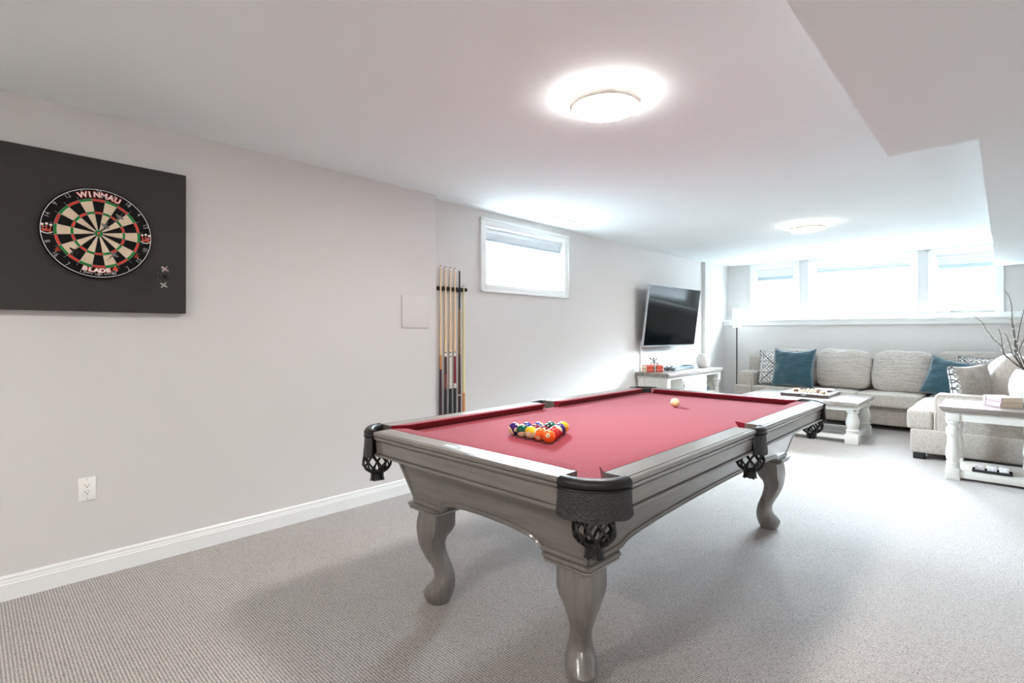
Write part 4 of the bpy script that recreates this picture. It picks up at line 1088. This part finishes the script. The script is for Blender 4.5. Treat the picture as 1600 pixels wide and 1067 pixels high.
# ------------------------------------------------------------------ throw pillows
def greek(u, v):
    """diamond fret: True where the dark yarn shows"""
    u, v = round(u * 34) / 34, round(v * 34) / 34
    s = 0.62
    p, q = (u + v) / s, (u - v) / s
    cp, cq = p - math.floor(p) - .5, q - math.floor(q) - .5
    a, b = abs(cp) * 2, abs(cq) * 2; m_ = max(a, b)
    if m_ > .90: return True
    if m_ < .20: return False
    if m_ < .34: return True
    if m_ < .46: return False
    if m_ < .60: return not (min(a, b) < .16)
    if m_ < .74: return (cp * cq > 0 and min(a, b) > .3 and min(a, b) < .5)
    return False
def pillow(name, label, loc, rot, size, thick, mats, pattern=None, n=44, seed=0, group='throw pillows on the sofa', sag=.05, wrap=None):
    """local: face normal +y / -y, width x, height z, resting on z = 0"""
    mb = MB(); w = size / 2
    def pos(u, v, side):
        e = max(0.0, (1 - u * u)) ** .5 * max(0.0, (1 - v * v)) ** .5
        pin = .07
        x = w * u * (1 - pin * (1 - v * v) * abs(u) ** 2); z = w * v * (1 - (pin + (sag if v > 0 else 0)) * (1 - u * u) * abs(v) ** 2)
        y = side * thick / 2 * e ** .75
        y += side * .012 * mnoise.noise(Vector((u * 2.6 + seed, v * 2.6, side))) * min(1, e * 2.5)
        return (x, y, z + w)
    for side in (-1, 1):
        g = [[mb.V(pos(-1 + 2 * i / n, -1 + 2 * j / n, side)) for j in range(n + 1)] for i in range(n + 1)]
        for i in range(n):
            for j in range(n):
                mi = 0
                if pattern and side in pattern:
                    mi = 1 if greek(-1 + 2 * (i + .5) / n, -1 + 2 * (j + .5) / n) else 0
                elif pattern: mi = (1 if greek(-1 + 2 * (i + .5) / n, -1 + 2 * (j + .5) / n) else 0) if wrap and -1 + 2 * i / n > wrap else 2
                mb.face([g[i][j], g[i + 1][j], g[i + 1][j + 1], g[i][j + 1]], mi)
    bmesh.ops.remove_doubles(mb.bm, verts=mb.bm.verts[:], dist=1e-5)
    ob = mb.build(name, mats, smooth=180)
    ob.location = loc; ob.rotation_euler = rot
    tag(ob, label, 'pillow', group)
    # corded edge
    pts = []
    for k in range(4 * 16):
        s_, f = divmod(k, 16); f = -1 + 2 * f / 16
        u, v = ((f, -1), (1, f), (-f, 1), (-1, -f))[s_]
        pts.append(pos(u, v, 0))
    pts.append(pts[0])
    MB().tube(pts, .0045, 6, cap=False).build('corded_edge', mats[0] if not pattern else M['pat_d'], ob)
    return ob
RX = -PI / 2   # face towards -x of the room when rotated by this about z
SZ = .478
pillow('throw_pillow', 'charcoal and cream diamond-patterned pillow at the left end of the sofa', (8.235, 2.44, SZ), (math.radians(-14), 0, RX + .05), .52, .15, [M['pat_l'], M['pat_d'], M['linen']], (-1, 1), n=76, seed=2)
pillow('throw_pillow', 'teal velvet pillow at the left end of the sofa, in front of the patterned one', (8.09, 2.20, SZ), (math.radians(-13), 0, RX - .10), .56, .17, [M['teal']], seed=6, sag=.12)
pillow('throw_pillow', 'teal velvet pillow leaning in the right corner of the sofa', (8.14, .53, SZ - .01), (math.radians(-22), math.radians(12), RX - .12), .50, .17, [M['teal']], seed=9, sag=.06)
pillow('throw_pillow', 'diamond-patterned pillow tucked behind the right teal pillow', (8.27, .17, SZ), (math.radians(-14), 0, RX - .05), .50, .14, [M['pat_l'], M['pat_d'], M['linen']], (-1, 1), n=76, seed=4)
pillow('throw_pillow', 'plain oatmeal pillow with patterned back leaning on the near sofa arm', (6.95, .225, SZ), (math.radians(5), math.radians(4), math.radians(143)), .46, .17, [M['pat_l'], M['pat_d'], M['linen']], (-1,), n=70, seed=13, wrap=.80)

# ------------------------------------------------------------------ coffee table
ct = thing('coffee_table', 'distressed white coffee table with grey wood top in front of the sofa', 'coffee table', (7.19, 1.78, 0)); o = tuple(ct.location)
TX0, TX1, TY0, TY1, TZ = 6.725, 7.67, 1.155, 2.40, .480
MB(o).box(TX0, TX1, TY0, TY1, TZ - .042, TZ, .006).build('top', M['tabwood'], ct)
mb = MB(o)
for q in ((TX0 + .075, TX1 - .075, TY0 + .045, TY0 + .065), (TX0 + .075, TX1 - .075, TY1 - .065, TY1 - .045), (TX0 + .075, TX0 + .095, TY0 + .045, TY1 - .045), (TX1 - .095, TX1 - .075, TY0 + .045, TY1 - .045)):
    mb.box(q[0], q[1], q[2], q[3], TZ - .105, TZ - .042)
mb.build('apron', M['distress'], ct, smooth=0)
cp = [(.058, .112), (.064, .120), (.064, .128), (.058, .135), (.066, .145), (.066, .156), (.052, .168), (.060, .20), (.066, .235), (.064, .262), (.054, .30), (.047, .335), (.048, .348), (.062, .356), (.062, .372), (.054, .380), (.060, .386)]
for x in (TX0 + .135, TX1 - .135):
    for y in (TY0 + .085, TY1 - .085):
        mb = MB(o); turned(mb, x, y, cp, (0, .115), (.385, TZ - .042), .066, 32); mb.build('leg', M['distress'], ct)
mb = MB(o)
for x in (TX0 + .135, TX1 - .135): mb.box(x - .028, x + .028, TY0 + .15, TY1 - .15, .045, .090, .004)
for y in (TY0 + .085, TY1 - .085): mb.box(TX0 + .20, TX1 - .20, y - .028, y + .028, .045, .090, .004)
mb.build('stretcher', M['distress'], ct, smooth=20)
for x, s in ((TX0 + .135, 1), (TX1 - .135, -1)):
    for y, s2 in ((TY0 + .15, 1), (TY1 - .15, -1)):
        mb = MB(o); mb.poly_prism([(x + s * .03, y), (x + s * .10, y), (x + s * .03, y + s2 * .10)], .046, .088); mb.build('corner_brace', M['distress'], ct, smooth=0)
bx_ = thing('storage_box', 'flat dark wooden box on the coffee table', 'box', (7.20, 1.745, TZ)); o = tuple(bx_.location)
MB(o).box(6.905, 7.50, 1.485, 2.005, TZ + .0005, TZ + .036, .003).build('body', M['box_dark'], bx_)
MB(o).box(6.90, 7.505, 1.48, 2.01, TZ + .0365, TZ + .042, .002).build('lid', M['tabwood'], bx_)
MB(o).box(6.897, 6.902, 1.72, 1.77, TZ + .016, TZ + .030, .001, 1).build('clasp', M['silver'], bx_)
bd = thing('bead_garland', 'cream and brown wooden bead garland coiled on the dark box', 'garland', (7.2, 1.72, TZ + .042)); o = tuple(bd.location)
proto = {}
zz = TZ + .042
pts = [(7.14 + .11 * math.cos(t), 1.74 + .17 * math.sin(t)) for t in [PI * 2 * k / 26 for k in range(26)]] + [(7.05 - .012 * k, 1.60 - .012 * k) for k in range(1, 6)]
for k, (x, y) in enumerate(pts):
    dk = k % 7 in (2, 3)
    r_ = .017
    if dk not in proto:
        proto[dk] = MB().sphere((0, 0, 0), r_, 12, 8).build('bead', M['bead_d'] if dk else M['bead_l'], bd, smooth=180); ob = proto[dk]
    else:
        ob = proto[dk].copy(); COL.objects.link(ob)
    ob.location = (x - o[0], y - o[1], r_ + .0005)
MB(o).tube([(6.98, 1.535, zz + .014), (6.955, 1.515, zz + .012), (6.93, 1.50, zz + .010)], [.006, .012, .016], 10).build('tassel', M['bead_l'], bd)
dish = MB().lathe([(.03, 0), (.075, .008), (.10, .022), (.104, .026), (.095, .022), (.03, .008)], (0, 0, 0), 40).build('dish', M['ceramic'], smooth=50); dish.location = (7.33, 1.62, zz + .0005)
tag(dish, 'shallow cream dish on the dark box behind the bead garland', 'dish')

# ------------------------------------------------------------------ end table, books, vase with willow, candles
et = thing('end_table', 'distressed white end table with grey wood top and low shelf at right', 'end table', (6.05, .08, 0)); o = tuple(et.location)
EX0, EX1, EY0, EY1, EZ = 5.72, 6.38, -.25, .41, .624
mb = MB(o); loops = []
for z, g in ((EZ - .050, .035), (EZ - .046, .026), (EZ - .036, .018), (EZ - .026, .012), (EZ - .018, .004), (EZ - .010, .0), (EZ - .002, .0), (EZ, .003)):
    loops.append([(EX0 + g, EY0 + g, z), (EX1 - g, EY0 + g, z), (EX1 - g, EY1 - g, z), (EX0 + g, EY1 - g, z)])
mb.loft(loops).build('top', M['tabwood'], et, smooth=25)
mb = MB(o)
for q in ((EX0 + .055, EX1 - .055, EY0 + .05, EY0 + .07), (EX0 + .055, EX1 - .055, EY1 - .07, EY1 - .05), (EX0 + .055, EX0 + .075, EY0 + .05, EY1 - .05), (EX1 - .075, EX1 - .055, EY0 + .05, EY1 - .05)):
    mb.box(q[0], q[1], q[2], q[3], .502, EZ - .05)
mb.build('apron', M['distress'], et, smooth=0)
ep = [(.040, .102), (.046, .108), (.046, .118), (.041, .123), (.046, .130), (.046, .146), (.040, .153), (.042, .165), (.050, .205), (.050, .225), (.044, .27), (.038, .325), (.038, .365), (.041, .376), (.047, .384), (.047, .432), (.041, .440), (.034, .448), (.034, .470), (.046, .480), (.046, .494), (.040, .50)]
for x in (EX0 + .092, EX1 - .092):
    for y in (EY0 + .088, EY1 - .088):
        mb = MB(o); turned(mb, x, y, ep, (0, .104), (.497, EZ - .05), .0475, 32); mb.build('leg', M['distress'], et)
MB(o).box(EX0 + .06, EX1 - .06, EY0 + .06, EY1 - .06, .022, .078, .004).build('shelf', M['distress'], et)
rz = math.atan2(.116, .182)
book((6.045, .013, EZ + .0005), rz, .212, .160, .042, M['book_p'], 'mauve cloth book, lower of two on the end table', [(.30, .34, M['book_dk'])], 'mauve books on the end table')
book((6.047, .012, EZ + .0435), rz + .02, .212, .155, .042, M['book_p'], 'mauve cloth book, upper of two on the end table', [(.30, .34, M['book_dk'])], 'mauve books on the end table')
vp = [(.05, 0), (.072, .004), (.095, .05), (.110, .12), (.112, .165), (.104, .22), (.086, .27), (.070, .297), (.064, .306), (.058, .306), (.058, .29), (.08, .24)]
v = MB().lathe(vp, (0, 0, 0), 144, flute=0.016, nfl=36, cap=True).build('ribbed_vase', M['ceramic'], smooth=60); v.location = (6.262, -.135, EZ + .0005)
tag(v, 'tall ribbed white vase holding willow branches on the end table', 'vase')
BR_ = {
 'long pussy willow branch arching far out to the left': [(-.096, .933), (-.076, .965), (.004, 1.062), (.016, 1.124), (.07, 1.188), (.118, 1.275), (.145, 1.338), (.207, 1.405)],
 'upright pussy willow branch ending below the window sill': [(-.096, .933), (-.064, 1.036), (-.062, 1.18), (-.046, 1.313), (-.038, 1.369)],
 'pussy willow branch leaning right out past the picture edge': [(-.1, .933), (-.08, 1.059), (-.076, 1.153), (-.096, 1.313), (-.119, 1.441), (-.143, 1.531)],
 'tallest pussy willow branch, its tip crossing the right window': [(-.096, .933), (-.072, 1.037), (-.068, 1.191), (-.046, 1.369), (-.044, 1.474), (-.032, 1.547), (-.004, 1.615)],
 'short upright pussy willow twig beside the long left branch': [(-.088, .938), (.004, 1.051), (.016, 1.124), (.024, 1.219), (.041, 1.286)],
 'short pussy willow twig between the left branch and the upright ones': [(-.092, .933), (-.048, 1.064), (-.023, 1.18), (-.002, 1.247)],
 'pussy willow branch curving low to the far right': [(-.104, .933), (-.119, 1.016), (-.166, 1.138), (-.204, 1.29)],
 'pussy willow branch rising to the upper right': [(-.104, .933), (-.088, 1.092), (-.119, 1.192), (-.174, 1.356)]}
ck_me = None
for bi, (lab, pts) in enumerate(BR_.items()):
    an = 2 * PI * bi / 8
    foot = Vector((6.262 + .03 * math.cos(an), -.135 + .03 * math.sin(an), EZ + .03 + .008))
    mouth = Vector((6.255 + .012 * math.cos(an), pts[0][0] - .025 + .008 * math.sin(an), pts[0][1]))
    P = [foot, mouth] + [Vector((6.25 + .05 * math.sin(bi * 1.9) * (k / len(pts)), y, z)) for k, (y, z) in enumerate(pts) if k > 0]
    t = thing('willow_branch', lab, 'branch', tuple(foot), group='pussy willow branches in the white vase'); o = tuple(foot)
    # densify
    Q = []
    for a, b_ in zip(P, P[1:]):
        for j in range(4): Q.append(a.lerp(b_, j / 4))
    Q.append(P[-1]); n = len(Q)
    MB(o).tube(Q, [.0042 - .0026 * k / n for k in range(n)], 7).build('stem', M['bark'], t)
    rr = random.Random(bi)
    acc = 0; last = Q[4]; side = 1
    for k in range(5, n):
        acc += (Q[k] - Q[k - 1]).length
        if Q[k].z > 1.04 and acc > .028:
            acc = 0; side = -side
            d = (Q[k] - Q[k - 1]).normalized()
            off = Vector((rr.uniform(-.6, .6), side * 1.0, .2)).normalized()
            c_ = Q[k] + off * .010
            if ck_me is None:
                ob = MB().sphere((0, 0, 0), .0075, 10, 8, sc=(.8, .8, 1.5)).build('catkin', M['catkin'], t, smooth=180); ck_me = ob.data
            else:
                ob = bpy.data.objects.new('catkin', ck_me); COL.objects.link(ob); ob.parent = t
            ob.location = c_ - foot
            ob.rotation_euler = (d * .7 + off * .6).to_track_quat('Z', 'Y').to_euler()
tr = thing('candle_tray', 'black rectangular tray holding three carved candles on the low shelf', 'tray', (5.888, .076, .078)); o = tuple(tr.location)
mb = MB(o); mb.box(5.838, 5.938, -.048, .20, .0785, .086, .002); mb.box(5.838, 5.843, -.048, .20, .086, .101, .001); mb.box(5.933, 5.938, -.048, .20, .086, .101, .001); mb.box(5.838, 5.938, -.048, -.043, .086, .101, .001); mb.box(5.838, 5.938, .195, .20, .086, .101, .001)
mb.build('tray_body', M['tvback'], tr)
for k, (y, nm) in enumerate(((.151, 'left'), (.077, 'middle'), (.003, 'right'))):
    c_ = MB((5.888, y, .0865)).box(5.858, 5.918, y - .030, y + .030, .0865, .136, .006, 3).build('candle', M['wax']); c_.location = (5.888, y, .0865)
    tag(c_, 'square carved white candle, %s one in the black tray' % nm, 'candle', 'carved candles in the black tray')
    MB().tube([(0, 0, .0485), (0.001, 0, .056)], .001, 5).build('wick', M['tvback'], c_)

# ------------------------------------------------------------------ daylight, camera, view
sc = bpy.context.scene
w = bpy.data.worlds.new('overcast_sky'); sc.world = w; w.use_nodes = True
bg = w.node_tree.nodes['Background']; bg.inputs['Color'].default_value = (0.76, 0.89, 1.0, 1); wn = w.node_tree
tcw = N(wn, 'ShaderNodeTexCoord'); sxw = N(wn, 'ShaderNodeSeparateXYZ')
wn.links.new(tcw.outputs['Generated'], sxw.inputs[0])
def band(z0, z1, v0, v1):
    m_ = N(wn, 'ShaderNodeMapRange'); m_.interpolation_type = 'SMOOTHSTEP'
    m_.inputs['From Min'].default_value = z0; m_.inputs['From Max'].default_value = z1; m_.inputs['To Min'].default_value = v0; m_.inputs['To Max'].default_value = v1
    wn.links.new(sxw.outputs['Z'], m_.inputs['Value']); return m_
skyb = band(0.16, 0.34, 0.0, WORLD_STRENGTH)          # bright overcast sky above the tree line
grb = band(-0.07, 0.0, GROUND_STRENGTH, HORIZON_STRENGTH)   # snowy ground below, dimmer band along the horizon
zen = band(0.40, 0.65, 1.0, 0.08)                     # darker towards the zenith
mlw = N(wn, 'ShaderNodeMath', operation='MULTIPLY'); wn.links.new(skyb.outputs[0], mlw.inputs[0]); wn.links.new(zen.outputs[0], mlw.inputs[1])
adw = N(wn, 'ShaderNodeMath', operation='ADD'); wn.links.new(mlw.outputs[0], adw.inputs[0]); wn.links.new(grb.outputs[0], adw.inputs[1])
wn.links.new(adw.outputs[0], bg.inputs['Strength'])
def portal(name, loc, rot, sx, sy):
    l = bpy.data.lights.new(name, 'AREA'); l.shape = 'RECTANGLE'; l.size = sx; l.size_y = sy; l.cycles.is_portal = True
    ob = bpy.data.objects.new(name, l); COL.objects.link(ob); ob.location = loc; ob.rotation_euler = rot
for a, b_ in WINS: portal('daylight_portal', (XU + .205, (a + b_) / 2, (Z0 + Z1) / 2), (0, math.radians(90), 0), Z1 - Z0, b_ - a)
portal('daylight_portal', ((W4[0] + W4[1]) / 2, YR2 + .205, (W4[2] + W4[3]) / 2), (math.radians(-90), 0, 0), W4[1] - W4[0], W4[3] - W4[2])

F_PX, HOR, VPX = 811.0, 520.5, 1570.0
cam = bpy.data.cameras.new('camera'); cam.sensor_width = 36.0; cam.lens = F_PX / 1600 * 36.0
cam.shift_y = -(533.5 - HOR) / 1600.0; cam.clip_start = .05
co = bpy.data.objects.new('camera', cam); COL.objects.link(co)
yaw = math.atan2(VPX - 800, F_PX)          # optical axis turned left of the room's long axis
co.location = (0, 0, 1.244); co.rotation_euler = (math.radians(90), 0, yaw - math.radians(90))
sc.camera = co
sc.view_settings.view_transform = 'Standard'; sc.view_settings.look = 'None'; sc.view_settings.gamma = 1.0; sc.view_settings.use_curve_mapping = False
sc.view_settings.exposure = 2.66
sc.cycles.max_bounces = 12; sc.cycles.diffuse_bounces = 8; sc.cycles.glossy_bounces = 4; sc.cycles.transparent_max_bounces = 12
sc.cycles.sample_clamp_indirect = 10.0; sc.cycles.caustics_reflective = False; sc.cycles.caustics_refractive = False
